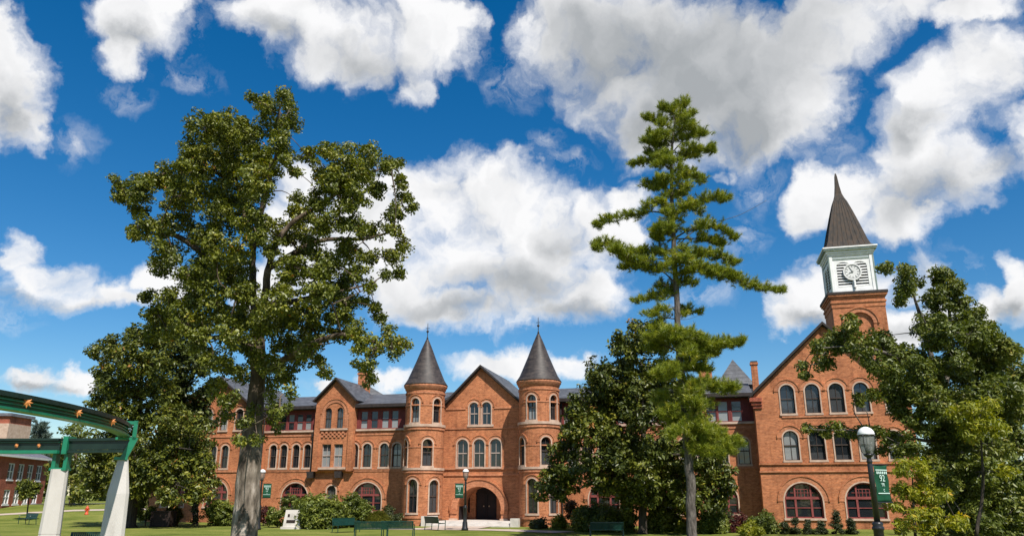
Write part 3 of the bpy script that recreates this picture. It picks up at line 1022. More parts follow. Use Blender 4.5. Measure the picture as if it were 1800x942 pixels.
chimney(-16.0, 5.0, 10.5, 13.75, 0.95, 0.8)
chimney(20.05, 3.0, 10.0, 13.0, 0.50, 0.5)
chimney(LX(1240, 660, 5), 5.0, 10.5, 13.0, 1.1, 0.8)
mb = MB()
mb.add([(-18.9, 5, 11.4), (-16.6, 4.2, 11.0), (-13.9, 6.0, 11.4), (-16.4, 8, 11.4), (-16.6, 5.8, 12.95)], [(0, 1, 4), (1, 2, 4), (2, 3, 4), (3, 0, 4)])
mb.build('roof', M['slate'], hall)
mb = MB()
mb.add([(16.9, 4.5, 11.3), (20.1, 4.5, 11.3), (20.1, 7.7, 11.3), (16.9, 7.7, 11.3), (18.5, 6.1, 13.75)], [(0, 1, 4), (1, 2, 4), (2, 3, 4), (3, 0, 4)])
mb.box(17.1, 19.9, 4.7, 7.5, 10.0, 11.31)
mb.build('roof', M['slate'], hall)

# --- clock tower
tx, tyc = 28.52, 4.0
th_ = 2.0
mb = MB()
holes = [opening(tx, 13.2, 1.9, 3.3, 'arch')]
wall(mb, [(tx - th_, 8.8), (tx + th_, 8.8), (tx + th_, 17.3), (tx - th_, 17.3)], holes, tyc - th_, 0.16)
mb.add([(x, tyc - th_ + 0.16, z) for x, z in holes[0]], [tuple(range(len(holes[0])))])
mb.add([(tx - th_, tyc - th_, 8.8), (tx - th_, tyc + th_, 8.8), (tx + th_, tyc + th_, 8.8), (tx + th_, tyc - th_, 8.8),
        (tx - th_, tyc - th_, 17.3), (tx - th_, tyc + th_, 17.3), (tx + th_, tyc + th_, 17.3), (tx + th_, tyc - th_, 17.3)],
       [(1, 0, 4, 5), (2, 1, 5, 6), (3, 2, 6, 7), (4, 7, 6, 5)])
ctow = mb.build('clock_tower', B, hall)
mb = MB()
hd = lambda e: opening(tx, 13.2, 1.9, 3.3, 'arch', e)[2:]
ring(mb, hd(0.34), hd(0.01), tyc - th_ - 0.05, tyc - th_ + 0.02, 0, False)
ring(mb, hd(0.46), hd(0.343), tyc - th_ - 0.12, tyc - th_ + 0.02, 1, False)
for e, z0, z1 in ((0.05, 16.95, 17.3), (0.12, 17.3, 17.45), (0.05, 17.45, 17.72), (0.14, 17.72, 17.86), (0.24, 17.86, 18.02)):
    mb.box(tx - th_ - e, tx + th_ + e, tyc - th_ - e, tyc + th_ + e, z0, z1, 1)
mb.box(tx - th_ - 0.3, tx + th_ + 0.3, tyc - th_ - 0.3, tyc + th_ + 0.3, 18.02, 18.22, 2)
mb.build('tower_cornice', [BT, B, M['trim_dark']], ctow)
bh = 1.70
bx = tx - 0.08
yf_ = tyc - bh
mb = MB()
for face in range(4):
    s = MB()
    hs = [opening(o, 18.78, 1.12, 2.1, 'seg') for o in (-0.62, 0.62)]  # louvred pair
    wall(s, [(-bh, 18.22), (bh, 18.22), (bh, 21.45), (-bh, 21.45)], hs, -bh, 0.14)
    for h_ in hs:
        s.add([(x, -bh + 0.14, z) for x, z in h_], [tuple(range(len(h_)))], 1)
    for o in (-0.62, 0.62):
        for j in range(9):
            z = 18.86 + j * 0.235
            s.obox((o, -bh + 0.05, z), (0.545, 0, 0), (0, 0.055, 0.062), (0, -0.008, 0.014), 2)
    for e in (-1, 1):
        s.box(e * (bh - 0.13) - 0.13, e * (bh - 0.13) + 0.13, -bh - 0.05, -bh + 0.03, 18.24, 21.4, 0)
        s.box(e * (bh + 0.01) - 0.045, e * (bh + 0.01) + 0.045, -bh - 0.075, -bh + 0.03, 18.24, 21.4, 3)
    s.box(-bh, bh, -bh - 0.03, -bh + 0.02, 18.22, 18.55, 0)
    s.box(-bh + 0.3, bh - 0.3, -bh - 0.045, -bh + 0.02, 21.1, 21.22, 3)
    c, sn = math.cos(face * PI / 2), math.sin(face * PI / 2)
    s.map(lambda x, y, z: (bx + c * x - sn * y, tyc + sn * x + c * y, z))
    o = len(mb.v)
    mb.v += s.v
    mb.f += [tuple(i + o for i in q) for q in s.f]
    mb.m += s.m
mb.build('belfry', [M['white'], M['dark_gap'], M['white_shutter'], M['green_trim']], ctow)
mb = MB()
for e, z0, z1, mi in ((0.10, 21.45, 21.62, 0), (0.18, 21.62, 21.86, 0), (0.36, 21.86, 22.02, 1), (0.42, 22.02, 22.14, 0)):
    mb.box(bx - bh - e, bx + bh + e, tyc - bh - e, tyc + bh + e, z0, z1, mi)
mb.build('belfry_cornice', [M['white'], M['green_trim']], ctow)
ck = MB()
cz = 19.98
disc = lambda r, n=32: [(bx + r * math.cos(2 * PI * i / n), cz + r * math.sin(2 * PI * i / n)) for i in range(n)]
ck.prism(disc(0.70), yf_ - 0.10, yf_ - 0.02, 0)
ring(ck, disc(0.72), disc(0.60), yf_ - 0.15, yf_ - 0.02, 0)
ring(ck, disc(0.585), disc(0.555), yf_ - 0.112, yf_ - 0.09, 1)
for i in range(12):
    a = 2 * PI * i / 12
    ck.obox((bx + 0.46 * math.sin(a), yf_ - 0.108, cz + 0.46 * math.cos(a)), (0.075 * math.sin(a), 0, 0.075 * math.cos(a)), (0, 0.008, 0), (0.02 * math.cos(a), 0, -0.02 * math.sin(a)), 1)
clock = ck.build('clock_face', [M['white_shutter'], M['clock_grey']], ctow)
hn = MB()
for a, ln, wd in ((math.radians(248), 0.30, 0.032), (math.radians(-28), 0.42, 0.024)):
    hn.obox((bx + ln / 2 * math.sin(a), yf_ - 0.128, cz + ln / 2 * math.cos(a)), (ln / 2 * math.sin(a), 0, ln / 2 * math.cos(a)), (0, 0.008, 0), (wd * math.cos(a), 0, -wd * math.sin(a)))
hn.lathe([(0.0, -0.02), (0.07, -0.02), (0.07, 0.02), (0.0, 0.02)], (0, 0, 0), 12)
hn.v = [(q if i < 16 else (bx + q[0], yf_ - 0.13 + q[2], cz + q[1])) for i, q in enumerate(hn.v)]
hn.build('clock_hands', M['clock_grey'], ctow)
mb = MB()
mb.lathe([(0.10, 0.0), (0.11, 0.10), (0.085, 0.14), (0.09, 0.55), (0.06, 0.6)], (bx + 0.06, yf_ - 0.12, 18.62), 14, 0)  # small white cylinder with a dark base, below the clock
mb.lathe([(0.085, -0.02), (0.085, 0.002)], (bx + 0.06, yf_ - 0.12, 18.62), 14, 1)
mb.build('small_cylinder', [M['white'], M['dark_gap']], ctow)
sp = MB()
prof = [(1.98, 22.14), (1.72, 22.35), (1.56, 22.8), (1.22, 24.2), (0.86, 25.6), (0.56, 26.65), (0.40, 27.05), (0.27, 27.5), (0.17, 28.3), (0.10, 29.2), (0.04, 29.5)]
vs = []
for r_, z in prof:
    vs += [(bx - r_, tyc - r_, z), (bx + r_, tyc - r_, z), (bx + r_, tyc + r_, z), (bx - r_, tyc + r_, z)]
fs = []
for i in range(len(prof) - 1):
    for k in range(4):
        fs.append((4 * i + k, 4 * i + (k + 1) % 4, 4 * i + 4 + (k + 1) % 4, 4 * i + 4 + k))
fs.append(tuple(4 * (len(prof) - 1) + k for k in range(4)))
sp.add(vs, fs)
for face in range(4):                      # standing seams
    c, sn = math.cos(face * PI / 2), math.sin(face * PI / 2)
    for q in (-0.75, -0.5, -0.25, 0.0, 0.25, 0.5, 0.75):
        pts = []
        for r_, z in prof[1:7]:
            x, y = q * r_, -r_ - 0.008
            pts.append((bx + c * x - sn * y, tyc + sn * x + c * y, z))
        sp.tube(pts, 0.012, 4)
sp.build('spire', M['spire'], ctow)

# ------------------------------------------------------------------ far brick building on the left
Lp, Rp = Vector((-55.2, 86.0, 0)), Vector((-56.9, 96.5, 0))
dirv = (Rp - Lp).normalized()
brick2 = empty('brick_hall', (Lp.x, Lp.y, 0.6), math.atan2(dirv.y, dirv.x))
tag(brick2, 'far two storey red brick building with grey roof at the left edge of the lawn', 'building')
mb = MB()
holes = []
ln = (Rp - Lp).length
wx = [1.2, 3.6, 6.0, 8.4]
wl = []
for x in wx:
    for z0, h in ((3.35, 1.75), (0.75, 1.55)):
        o_ = opening(x, z0, 1.45, h, 'rect')
        holes.append(o_)
        wl.append((x, z0, h))
wall(mb, [(-9, -0.6), (ln, -0.6), (ln, 5.9), (-9, 5.9)], holes, 0, 0.2)
mb.box(-9, ln, 0.4, 11, -0.6, 5.9)
mb.build('wall', M['brick_red'], brick2)
for x, z0, h in wl:
    fr = MB()
    ring(fr, opening(x, z0, 1.45, h, 'rect'), opening(x, z0, 1.45, h, 'rect', -0.11), 0.04, 0.16)
    fr.box(x - 0.05, x + 0.05, 0.05, 0.15, z0 + 0.1, z0 + h - 0.1)
    fr.box(x - 0.62, x + 0.62, 0.06, 0.15, z0 + h * 0.5 - 0.04, z0 + h * 0.5 + 0.04)
    fr.box(x - 0.82, x + 0.82, -0.06, 0.04, z0 - 0.14, z0)
    fo = fr.build('window', M['white'], brick2)
    pn = MB()
    q = opening(x, z0, 1.45, h, 'rect', -0.1)
    pn.add([(a, 0.13, c) for a, c in q], [(0, 1, 2, 3)])
    pn.build('pane', M['glass_mid'], fo)
mb = MB()
mb.box(-9.3, ln + 0.3, -0.5, 0.4, 5.72, 5.95, 1)
mb.add([(-9.3, -0.5, 5.95), (ln + 0.3, -0.5, 5.95), (ln - 3, 5.5, 8.5), (-9.3, 5.5, 8.5), (ln + 0.3, 11.5, 5.95), (-9.3, 11.5, 5.95)],
       [(0, 1, 2, 3), (1, 4, 2), (3, 2, 4, 5)], 0)
mb.build('roof', [M['far_slate'], M['white']], brick2)
blk = empty('brick_hall', (-73.5, 108, terrain(-73, 108)), 0.0)
tag(blk, 'taller brick block with a pale band, behind the grey roofed building at the left edge', 'building')
mb = MB()
mb.box(-9, 3.4, 0, 5, -0.5, 8.2, 0)
mb.box(-9.05, 3.45, -0.06, 5.06, 8.2, 10.6, 1)
mb.box(-9, 3.4, 0.01, 5, 10.6, 11.6, 0)
for x in (-6.6, -3.4, -0.2):
    mb.box(x, x + 1.7, -0.05, 0.05, 4.6, 6.7, 2)
mb.build('wall', [M['brick_red'], M['stone'], M['glass']], blk)
mb = MB()
mb.box(-9.3, 3.7, -0.3, 5.3, 11.6, 12.0)
mb.build('roof', M['far_slate'], blk)

# ------------------------------------------------------------------ steel gateway on the left


def arc_pts(c, R, a0, a1, n):
    return [(c[0] + R * math.cos(a0 + (a1 - a0) * i / n), c[1] + R * math.sin(a0 + (a1 - a0) * i / n), a0 + (a1 - a0) * i / n) for i in range(n + 1)]


def curved_beam(parent, c, R, a0, a1, ztop, sections, n=40):
    """sections: (inner offset, outer offset, z bottom, z top, material name, part name)"""
    for r0, r1, zb, zt, mk, nm in sections:
        mb = MB()
        pts = arc_pts(c, R, a0, a1, n)
        vs = []
        for x, y, a in pts:
            for rr, zz in ((r0, zb), (r1, zb), (r1, zt), (r0, zt)):
                vs.append((c[0] + (R + rr) * math.cos(a), c[1] + (R + rr) * math.sin(a), ztop + zz))
        fs = []
        for i in range(n):
            for k in range(4):
                fs.append((4 * i + k, 4 * i + (k + 1) % 4, 4 * i + 4 + (k + 1) % 4, 4 * i + 4 + k))
        fs += [(3, 2, 1, 0), tuple(4 * n + k for k in range(4))]
        mb.add(vs, fs)
        bm_o = mb.build(nm, M[mk], parent)
        bm_o.matrix_parent_inverse = parent.matrix_world.inverted()


def star(mb, pos, out, size, thick=0.02):
    out = Vector(out).normalized()
    up = Vector((0, 0, 1))
    rt = up.cross(out).normalized()
    c = Vector(pos)
    vs = []
    k = 16
    for i in range(k):
        rr = size if i % 2 == 0 else size * 0.5
        a = 2 * PI * i / k
        vs.append(c + rt * (rr * math.cos(a)) + up * (rr * math.sin(a)) + out * thick * 0.4)
    vs.append(c + out * thick * 2)
    mb.add(vs, [(i, (i + 1) % k, k) for i in range(k)])


def pylon(mb, x, y, rz, w, d, htop, taper):
    vs = []
    c, s = math.cos(rz), math.sin(rz)
    lv = [(0, 1.0), (0.9, 0.97), (0.905, 0.93), (0.925, 0.93), (0.93, 0.965)]
    lv += [(2.35, 0.86), (htop, 0.42)] if taper else [(htop, 0.80)]
    for z, k in lv:
        for sx, sy in ((-0.72, -1), (0.72, -1), (1, -0.62), (1, 0.62), (0.72, 1), (-0.72, 1), (-1, 0.62), (-1, -0.62)):
            px_, py_ = sx * w / 2 * k, sy * d / 2 * (k if taper else max(k, 0.85))
            vs.append((x + c * px_ - s * py_, y + s * px_ + c * py_, z))
    fs = []
    for i in range(len(lv) - 1):
        for k in range(8):
            fs.append((8 * i + k, 8 * i + (k + 1) % 8, 8 * i + 8 + (k + 1) % 8, 8 * i + 8 + k))
    fs.append(tuple(8 * (len(lv) - 1) + k for k in range(8)))
    mb.add(vs, fs)


def part_at(mb, name, m, parent, smooth=False):
    o = mb.build(name, m, parent, smooth)
    o.matrix_parent_inverse = parent.matrix_world.inverted()
    return o


bx_, by_ = -11.45, 23.0
gate = empty('gateway_arch', (bx_, by_, 0))
bpy.context.view_layer.update()
tag(gate, 'near curved green steel gateway beam with orange stars, ending on a tapered concrete pylon', 'gateway')
RN = 17.0
_m = (Vector((-10.25, 15.3)) + Vector((bx_, by_))) / 2
_c = Vector((bx_, by_)) - Vector((-10.25, 15.3))
_h = math.sqrt(RN ** 2 - (_c.length / 2) ** 2)
_n = Vector((-_c.y, _c.x)).normalized()
cN = (_m.x + _n.x * _h, _m.y + _n.y * _h)
aB = math.atan2(by_ - cN[1], bx_ - cN[0])
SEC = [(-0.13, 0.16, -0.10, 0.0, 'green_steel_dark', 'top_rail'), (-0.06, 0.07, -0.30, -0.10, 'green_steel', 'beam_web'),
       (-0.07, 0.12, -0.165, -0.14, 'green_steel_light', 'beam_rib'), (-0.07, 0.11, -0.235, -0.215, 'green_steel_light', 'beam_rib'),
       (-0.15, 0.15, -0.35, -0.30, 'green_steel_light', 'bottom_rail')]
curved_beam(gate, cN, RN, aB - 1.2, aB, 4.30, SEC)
mb = MB()
for px in (50, 140, 200):
    # stars sit on the outer face of the web, evenly spaced along the curve
    best = min((abs((lambda q: 900 + F * q[0] / (q[1] * CP + (4.0 - H) * SP))((cN[0] + (RN + .2) * math.cos(a), cN[1] + (RN + .2) * math.sin(a))) - px), a) for a in [aB - 0.75 + i * 0.0025 for i in range(300)])
    a = best[1]
    star(mb, (cN[0] + (RN + 0.14) * math.cos(a), cN[1] + (RN + 0.14) * math.sin(a), 4.30 - 0.16), (0.35 * math.cos(a) + 0.42, 0.35 * math.sin(a) - 0.80, 0), 0.115, 0.02)
part_at(mb, 'star_ornaments', M['star'], gate)
mb = MB()
pylon(mb, bx_ + 0.06, by_, 0.42, 0.66, 0.46, 3.3, True)
part_at(mb, 'pylon', M['pylon'], gate)
mb = MB()
tB = Vector((-math.sin(aB), math.cos(aB), 0))
oB = Vector((math.cos(aB), math.sin(aB), 0))
cB = Vector((bx_, by_, 0))
mb.obox(cB + oB * 0.17 + Vector((0, 0, 3.60)), oB * 0.09 + Vector((0, 0, -0.02)), tB * 0.12, oB * 0.13 + Vector((0, 0, 0.34)))
mb.obox(cB + oB * 0.27 + Vector((0, 0, 4.14)), oB * 0.055, tB * 0.12, (0, 0, 0.28))
mb.obox(cB + oB * 0.08 + Vector((0, 0, 4.36)), oB * 0.24, tB * 0.12, (0, 0, 0.045))
mb.obox(cB + oB * 0.05 + Vector((0, 0, 3.90)), oB * 0.27, tB * 0.10, (0, 0, 0.035))
mb.obox(cB + tB * 0.02 + Vector((0, 0, 3.33)), oB * 0.18, tB * 0.18, (0, 0, 0.04))
part_at(mb, 'beam_bracket', M['green_steel_light'], gate)

cx2, cy2 = -17.2, 30.0
gate2 = empty('gateway_arch', (cx2, cy2, 0))
bpy.context.view_layer.update()
tag(gate2, 'farther curved green steel gateway beam with small orange stars, on the straight concrete pylon', 'gateway')
cF, RF = (-19.0, 14.0), 16.0
a1_ = math.atan2(29.35 - 14, -14.35 + 19.0)
a2_ = math.atan2(26.0 - 14, -30 + 19.0)
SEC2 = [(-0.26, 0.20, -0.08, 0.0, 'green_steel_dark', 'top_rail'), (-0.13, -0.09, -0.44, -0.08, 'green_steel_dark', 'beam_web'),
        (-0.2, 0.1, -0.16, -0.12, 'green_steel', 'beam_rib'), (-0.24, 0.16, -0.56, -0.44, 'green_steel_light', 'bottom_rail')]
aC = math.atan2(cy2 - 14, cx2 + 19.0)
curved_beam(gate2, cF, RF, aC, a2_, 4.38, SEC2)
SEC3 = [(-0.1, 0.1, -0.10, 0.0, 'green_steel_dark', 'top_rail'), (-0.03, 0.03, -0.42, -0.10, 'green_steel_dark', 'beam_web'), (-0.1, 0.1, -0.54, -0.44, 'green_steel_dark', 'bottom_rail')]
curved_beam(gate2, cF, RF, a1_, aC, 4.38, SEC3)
mb = MB()
for k in range(8):
    a = aC + 0.05 + 0.055 * k
    star(mb, (cF[0] + (RF - 0.21) * math.cos(a), cF[1] + (RF - 0.21) * math.sin(a), 4.38 - 0.27), (-math.cos(a), -math.sin(a), 0), 0.09)
part_at(mb, 'star_ornaments', M['star'], gate2)
mb = MB()
pylon(mb, cx2, cy2, 0.4, 0.72, 0.56, 3.25, False)
part_at(mb, 'pylon', M['pylon'], gate2)
mb = MB()
for s in (-0.22, 0.22):
    mb.box(cx2 + s - 0.07, cx2 + s + 0.07, cy2 - 0.14, cy2 + 0.14, 3.25, 4.0)
mb.box(cx2 - 0.32, cx2 + 0.32, cy2 - 0.2, cy2 + 0.2, 3.2, 3.30)
mb.box(cx2 + 0.10, cx2 + 0.28, cy2 - 0.30, cy2 + 0.3, 3.8, 4.46)
part_at(mb, 'beam_bracket', M['green_steel_light'], gate2)


# ------------------------------------------------------------------ street furniture
def text_mesh(body, size, extrude=0.002):
    cu = bpy.data.curves.new('lettering', 'FONT')
    cu.body = body
    cu.size = size
    cu.align_x = 'CENTER'
    cu.extrude = extrude
    o = bpy.data.objects.new('lettering', cu)
    COL.objects.link(o)
    bpy.context.view_layer.update()
    me = bpy.data.meshes.new_from_object(o.evaluated_get(bpy.context.evaluated_depsgraph_get()))
    bpy.data.objects.remove(o)
    return me


def make_lamp():
    t = empty('street_lamp')
    mb = MB()
    mb.lathe([(0.24, 0), (0.24, 0.12), (0.19, 0.2), (0.17, 0.5), (0.135, 0.6), (0.125, 1.42), (0.15, 1.45), (0.15, 1.5), (0.12, 1.54), (0.14, 1.58), (0.11, 1.64)], n=20)
    mb.build('base', M['black'], t, True)
    mb = MB()
    mb.lathe([(0.078, 1.6), (0.066, 3.1), (0.06, 3.12), (0.075, 3.14), (0.075, 3.18), (0.055, 3.22), (0.06, 3.27), (0.1, 3.3), (0.13, 3.34), (0.1, 3.37)], n=16)
    mb.build('pole', M['black'], t, True)
    mb = MB()
    mb.lathe([(0.10, 3.36), (0.15, 3.45), (0.19, 3.62), (0.2, 3.78), (0.195, 3.86)], n=24)
    mb.build('lens', M['lens'], t, True)
    mb = MB()
    mb.lathe([(0.215, 3.855), (0.22, 3.88), (0.20, 3.95), (0.15, 4.02), (0.07, 4.065), (0.02, 4.075)], n=24)
    mb.build('cap', M['lamp_cap'], t, True)
    mb = MB()
    mb.lathe([(0.05, 3.36), (0.05, 3.52), (0.03, 3.54)], n=10)
    for k in range(4):
        a = PI / 4 + k * PI / 2
        c, s = math.cos(a), math.sin(a)
        mb.tube([(c * r_, s * r_, z) for r_, z in ((0.11, 3.33), (0.175, 3.45), (0.212, 3.62), (0.222, 3.8), (0.222, 3.87))], 0.011, 6)
    mb.lathe([(0.20, 3.835), (0.225, 3.835), (0.225, 3.86), (0.20, 3.86)], n=24)
    mb.build('lantern_cage', M['black'], t, True)
    return t


def add_arms(t, side):
    mb = MB()
    for z in (2.12, 3.09):
        mb.tube([(0, 0, z), (side * 0.78, 0, z)], 0.016, 6)
        mb.lathe([(0.0, -0.03), (0.03, -0.02), (0.03, 0.02), (0.0, 0.03)], (side * 0.8, 0, z), 8)
        mb.lathe([(0.085, -0.03), (0.085, 0.03)], (0, 0, z), 12)
    mb.build('banner_arm', M['black'], t)


def make_banner(label, lines):
    t = empty('banner')
    tag(t, label, 'banner', 'green banners on the lamp posts')
    mb = MB()
    nx, nz = 8, 14
    vs = []
    for j in range(nz + 1):
        for i in range(nx + 1):
            x, z = -0.29 + 0.58 * i / nx, 2.13 + 0.95 * j / nz
            vs.append((x, 0.012 * math.sin(j * 0.9 + i * 0.5), z))
    fs = [(j * (nx + 1) + i, j * (nx + 1) + i + 1, (j + 1) * (nx + 1) + i + 1, (j + 1) * (nx + 1) + i) for j in range(nz) for i in range(nx)]
    mb.add(vs, fs)
    o = mb.build('cloth', M['banner'], t, True)
    md = o.modifiers.new('thickness', 'SOLIDIFY')
    md.thickness = 0.006
    for body, size, x, z in lines:
        me = text_mesh(body, size)
        me.materials.append(M['print'])
        for s in (-1, 1):
            q = bpy.data.objects.new('lettering', me)
            COL.objects.link(q)
            q.parent = o
            q.location = (x if s < 0 else -x, s * 0.022, z)
            q.rotation_euler = (PI / 2, 0, 0 if s < 0 else PI)
    for s in (-1, 1):
        mb = MB()
        y0, y1 = (s * 0.022 - 0.002, s * 0.022 + 0.002)
        for zl in (2.34, 2.94):
            m1 = MB()
            m1.box(-0.25, 0.25, y0, y1, zl, zl + 0.025)
            m1.build('printed_line', M['print'], o)
        for k in range(6):
            mb.box(-0.22 + k * 0.08, -0.17 + k * 0.08, y0, y1, 2.85, 2.915)
        mb.build('printed_bars', M['print'], o)
    return t


LINES = [('92', 0.24, 0.0, 2.66), ('YR', 0.13, 0.0, 2.53), ('c', 0.14, 0.02, 2.40)]
lamp = make_lamp()
tag(lamp, 'tall near black street lamp with white capped lantern, before the gabled wing', 'street lamp', 'black street lamps on the campus lawn')
q = P(1540, 942, 21.0)
lamp_spots = [(q.x + 0.08, 21.0, 0.0, 1, 0.55)]
for px, D in ((817, 55.0), (452, 56.0)):
    q = P(px, 936, D)
    lamp_spots.append((q.x, D, 0.0, -1 if px > 600 else 1, 0.0))
lamps = []
labels = [None, 'slim black street lamp standing in front of the entrance arch', 'black street lamp half hidden behind the big oak trunk']
blabels = ['green banner printed 92, hung on the nearest lamp post by the yellow green tree',
           'green banner hung on the lamp in front of the entrance arch',
           'green banner showing beside the big oak trunk']
LX_, LY_ = lamp_spots[0][:2]
for i, (x, y, z, side, rz) in enumerate(lamp_spots):
    t = lamp if i == 0 else copy_thing(lamp0, (x, y, z), 0, labels[i])
    if i == 0:
        lamp0 = lamp
        lamp.location = (x, y, z)
    lamps.append(t)
ban0 = make_banner(blabels[0], LINES)
for i, (x, y, z, side, rz) in enumerate(lamp_spots):
    b_ = ban0 if i == 0 else copy_thing(ban0, (0, 0, 0), 0, blabels[i])
    rz_ = rz
    off = side * 0.43
    b_.location = (x + off * math.cos(rz_), y + off * math.sin(rz_), 0.0)
    b_.rotation_euler = (0, 0, rz_)
    for z_ in (2.12, 3.09):
        arms = MB()
        arms.tube([(0, 0, z_), (side * 0.78 * math.cos(rz_), side * 0.78 * math.sin(rz_), z_)], 0.016, 6)
        arms.build('banner_arm', M['black'], lamps[i])


def make_bench():
    t = empty('garden_bench')
    W = 0.9
    mb = MB()
    for k in range(5):
        y = -0.24 + k * 0.105
        mb.box(-W, W, y, y + 0.08, 0.43, 0.455)
    mb.build('seat', M['bench'], t)
    mb = MB()
    for k in range(23):
        x = -W + 0.04 + k * (2 * W - 0.08) / 22
        mb.obox((x, 0.33, 0.645), (0.034, 0, 0), (0, 0.006, 0), (0, 0.035, 0.19))
    mb.box(-W, W, 0.345, 0.38, 0.82, 0.87)
    mb.box(-W, W, 0.28, 0.31, 0.44, 0.475)
    mb.build('backrest', M['bench'], t)
    for sx in (-1, 1):
        x = sx * W
        mb = MB()
        mb.tube([(x, -0.24, 0), (x, -0.25, 0.3), (x, -0.26, 0.62), (x, -0.2, 0.66), (x, 0.30, 0.66)], 0.026, 6)
        mb.build('armrest', M['bench'], t)
        mb = MB()
        mb.tube([(x, 0.32, 0), (x, 0.26, 0.42), (x, 0.37, 0.87)], 0.028, 6)
        mb.tube([(x, -0.24, 0.43), (x, 0.26, 0.43)], 0.024, 6)
        mb.build('leg', M['bench'], t)
    return t


bench = make_bench()
tag(bench, 'leftmost of two dark green slatted benches standing end to end on the walk', 'bench', 'dark green slatted benches')
bs = [(653, 45.5, PI + 0.05, None), (700, 46.3, PI - 0.04, 'dark green slatted bench in the row, nearest to the left turret'),
      (609, 52, 0.9, 'dark green bench turned half sideways beside the yellow green grass mound'),
      (765, 55.5, 2.2, 'dark green bench set sideways near the entrance steps'),
      (1066, 44.5, PI, 'dark green bench under the magnolia, among the shrubs'),
      (45, 66, -0.6, 'small dark green bench alone on the lawn by the far path'),
      (165, 32, 0.2, 'dark green bench low between the two concrete pylons')]
for i, (px, D, rz, lab) in enumerate(bs):
    q = P(px, 930, D)
    loc = (q.x, D, terrain(q.x, D) + 0.03)
    if i == 0:
        bench.location, bench.rotation_euler = loc, (0, 0, rz)
    else:
        copy_thing(bench, loc, rz, lab)

# white stone marker
q = P(514, 926, 57.5)
mk = empty('stone_marker', (q.x, 57.5, 0.0), -0.12)
tag(mk, 'low white stone marker with two dark plaques among the shrubs on the lawn', 'monument')
mb = MB()
mb.box(-0.75, 0.75, -0.35, 0.35, 0, 0.16)
mb.add([(-0.62, -0.28, 0.16), (0.62, -0.28, 0.16), (0.62, 0.28, 0.16), (-0.62, 0.28, 0.16), (-0.52, -0.14, 1.3), (0.52, -0.14, 1.3), (0.52, 0.14, 1.3), (-0.52, 0.14, 1.3)],
       [(0, 1, 5, 4), (1, 2, 6, 5), (2, 3, 7, 6), (3, 0, 4, 7), (4, 5, 6, 7)])
mb.build('slab', M['concrete'], mk)
for nm, x0, x1, z0, z1 in (('plaque', -0.38, 0.26, 0.42, 0.62), ('plaque', -0.33, -0.18, 0.82, 1.02)):
    mb = MB()
    yy = lambda z: -0.28 + 0.14 * (z - 0.16) / 1.14
    mb.add([(x0, yy(z0) - 0.02, z0), (x1, yy(z0) - 0.02, z0), (x1, yy(z1) - 0.02, z1), (x0, yy(z1) - 0.02, z1), (x0, yy(z0), z0), (x1, yy(z0), z0), (x1, yy(z1), z1), (x0, yy(z1), z1)],
           [(0, 1, 2, 3), (0, 4, 5, 1), (1, 5, 6, 2), (2, 6, 7, 3), (3, 7, 4, 0)])
    mb.build(nm, M['cabinet'], mk)

# hydrant
q = P(152, 903, 80)
hy = empty('fire_hydrant', (q.x, 80, terrain(q.x, 80)))
tag(hy, 'small orange red fire hydrant far back on the lawn between the pylons', 'hydrant')
mb = MB()
mb.lathe([(0.2, 0), (0.2, 0.06), (0.14, 0.08), (0.14, 0.55), (0.18, 0.57), (0.18, 0.62), (0.14, 0.68), (0.07, 0.76), (0.05, 0.84), (0.0, 0.85)], n=16)
mb.build('barrel', M['hydrant'], hy, True)
for a in (0, PI / 2, PI):
    mb = MB()
    mb.tube([(0.1 * math.cos(a), -0.1 * math.sin(a), 0.45), (0.24 * math.cos(a), -0.24 * math.sin(a), 0.45)], 0.06, 10)
    mb.build('outlet', M['hydrant'], hy)

# dark boarded enclosure left of the oak
q = P(286, 922, 61)
cb = empty('equipment_enclosure', (q.x, 61, 0), -0.1)
tag(cb, 'low dark brown boarded box standing on the lawn before the ornamental grass', 'enclosure')
mb = MB()
for k in range(7):
    mb.box(-0.72, 0.72, -0.42, -0.36, 0.06 + k * 0.15, 0.195 + k * 0.15)
    mb.box(-0.72, 0.72, 0.36, 0.42, 0.06 + k * 0.15, 0.195 + k * 0.15)
    mb.box(-0.72, -0.66, -0.355, 0.355, 0.06 + k * 0.15, 0.195 + k * 0.15)
    mb.box(0.66, 0.72, -0.355, 0.355, 0.06 + k * 0.15, 0.195 + k * 0.15)
mb.box(-0.64, 0.64, -0.34, 0.34, 0.04, 1.05)
mb.build('boards', M['cabinet'], cb)
mb = MB()
mb.box(-0.77, 0.77, -0.47, 0.47, 1.112, 1.17)
mb.build('lid', M['cabinet'], cb)
for sx in (-1, 1):
    for sy in (-1, 1):
        mb = MB()
        mb.box(sx * 0.72 - 0.05, sx * 0.72 + 0.05, sy * 0.44 - 0.05, sy * 0.44 + 0.05, 0, 1.11)
        mb.build('post', M['cabinet'], cb)

# ------------------------------------------------------------------ vegetation


def np_mesh(name, V, Fq, tone, m, parent, nper):
    me = bpy.data.meshes.new(name)
    nv = len(V)
    nf = len(Fq)
    me.vertices.add(nv)
    me.vertices.foreach_set('co', V.astype(np.float32).ravel())
    me.loops.add(nf * 3)
    me.loops.foreach_set('vertex_index', Fq.astype(np.int32).ravel())
    me.polygons.add(nf)
    me.polygons.foreach_set('loop_start', np.arange(0, nf * 3, 3, dtype=np.int32))
    me.polygons.foreach_set('loop_total', np.full(nf, 3, dtype=np.int32))
    at = me.attributes.new('tone', 'FLOAT', 'POINT')
    at.data.foreach_set('value', np.repeat(np.clip(tone, 0, 1), nper).astype(np.float32))
    me.materials.append(m)
    me.update()
    me.validate()
    o = bpy.data.objects.new(name, me)
    COL.objects.link(o)
    o.parent = parent
    return o


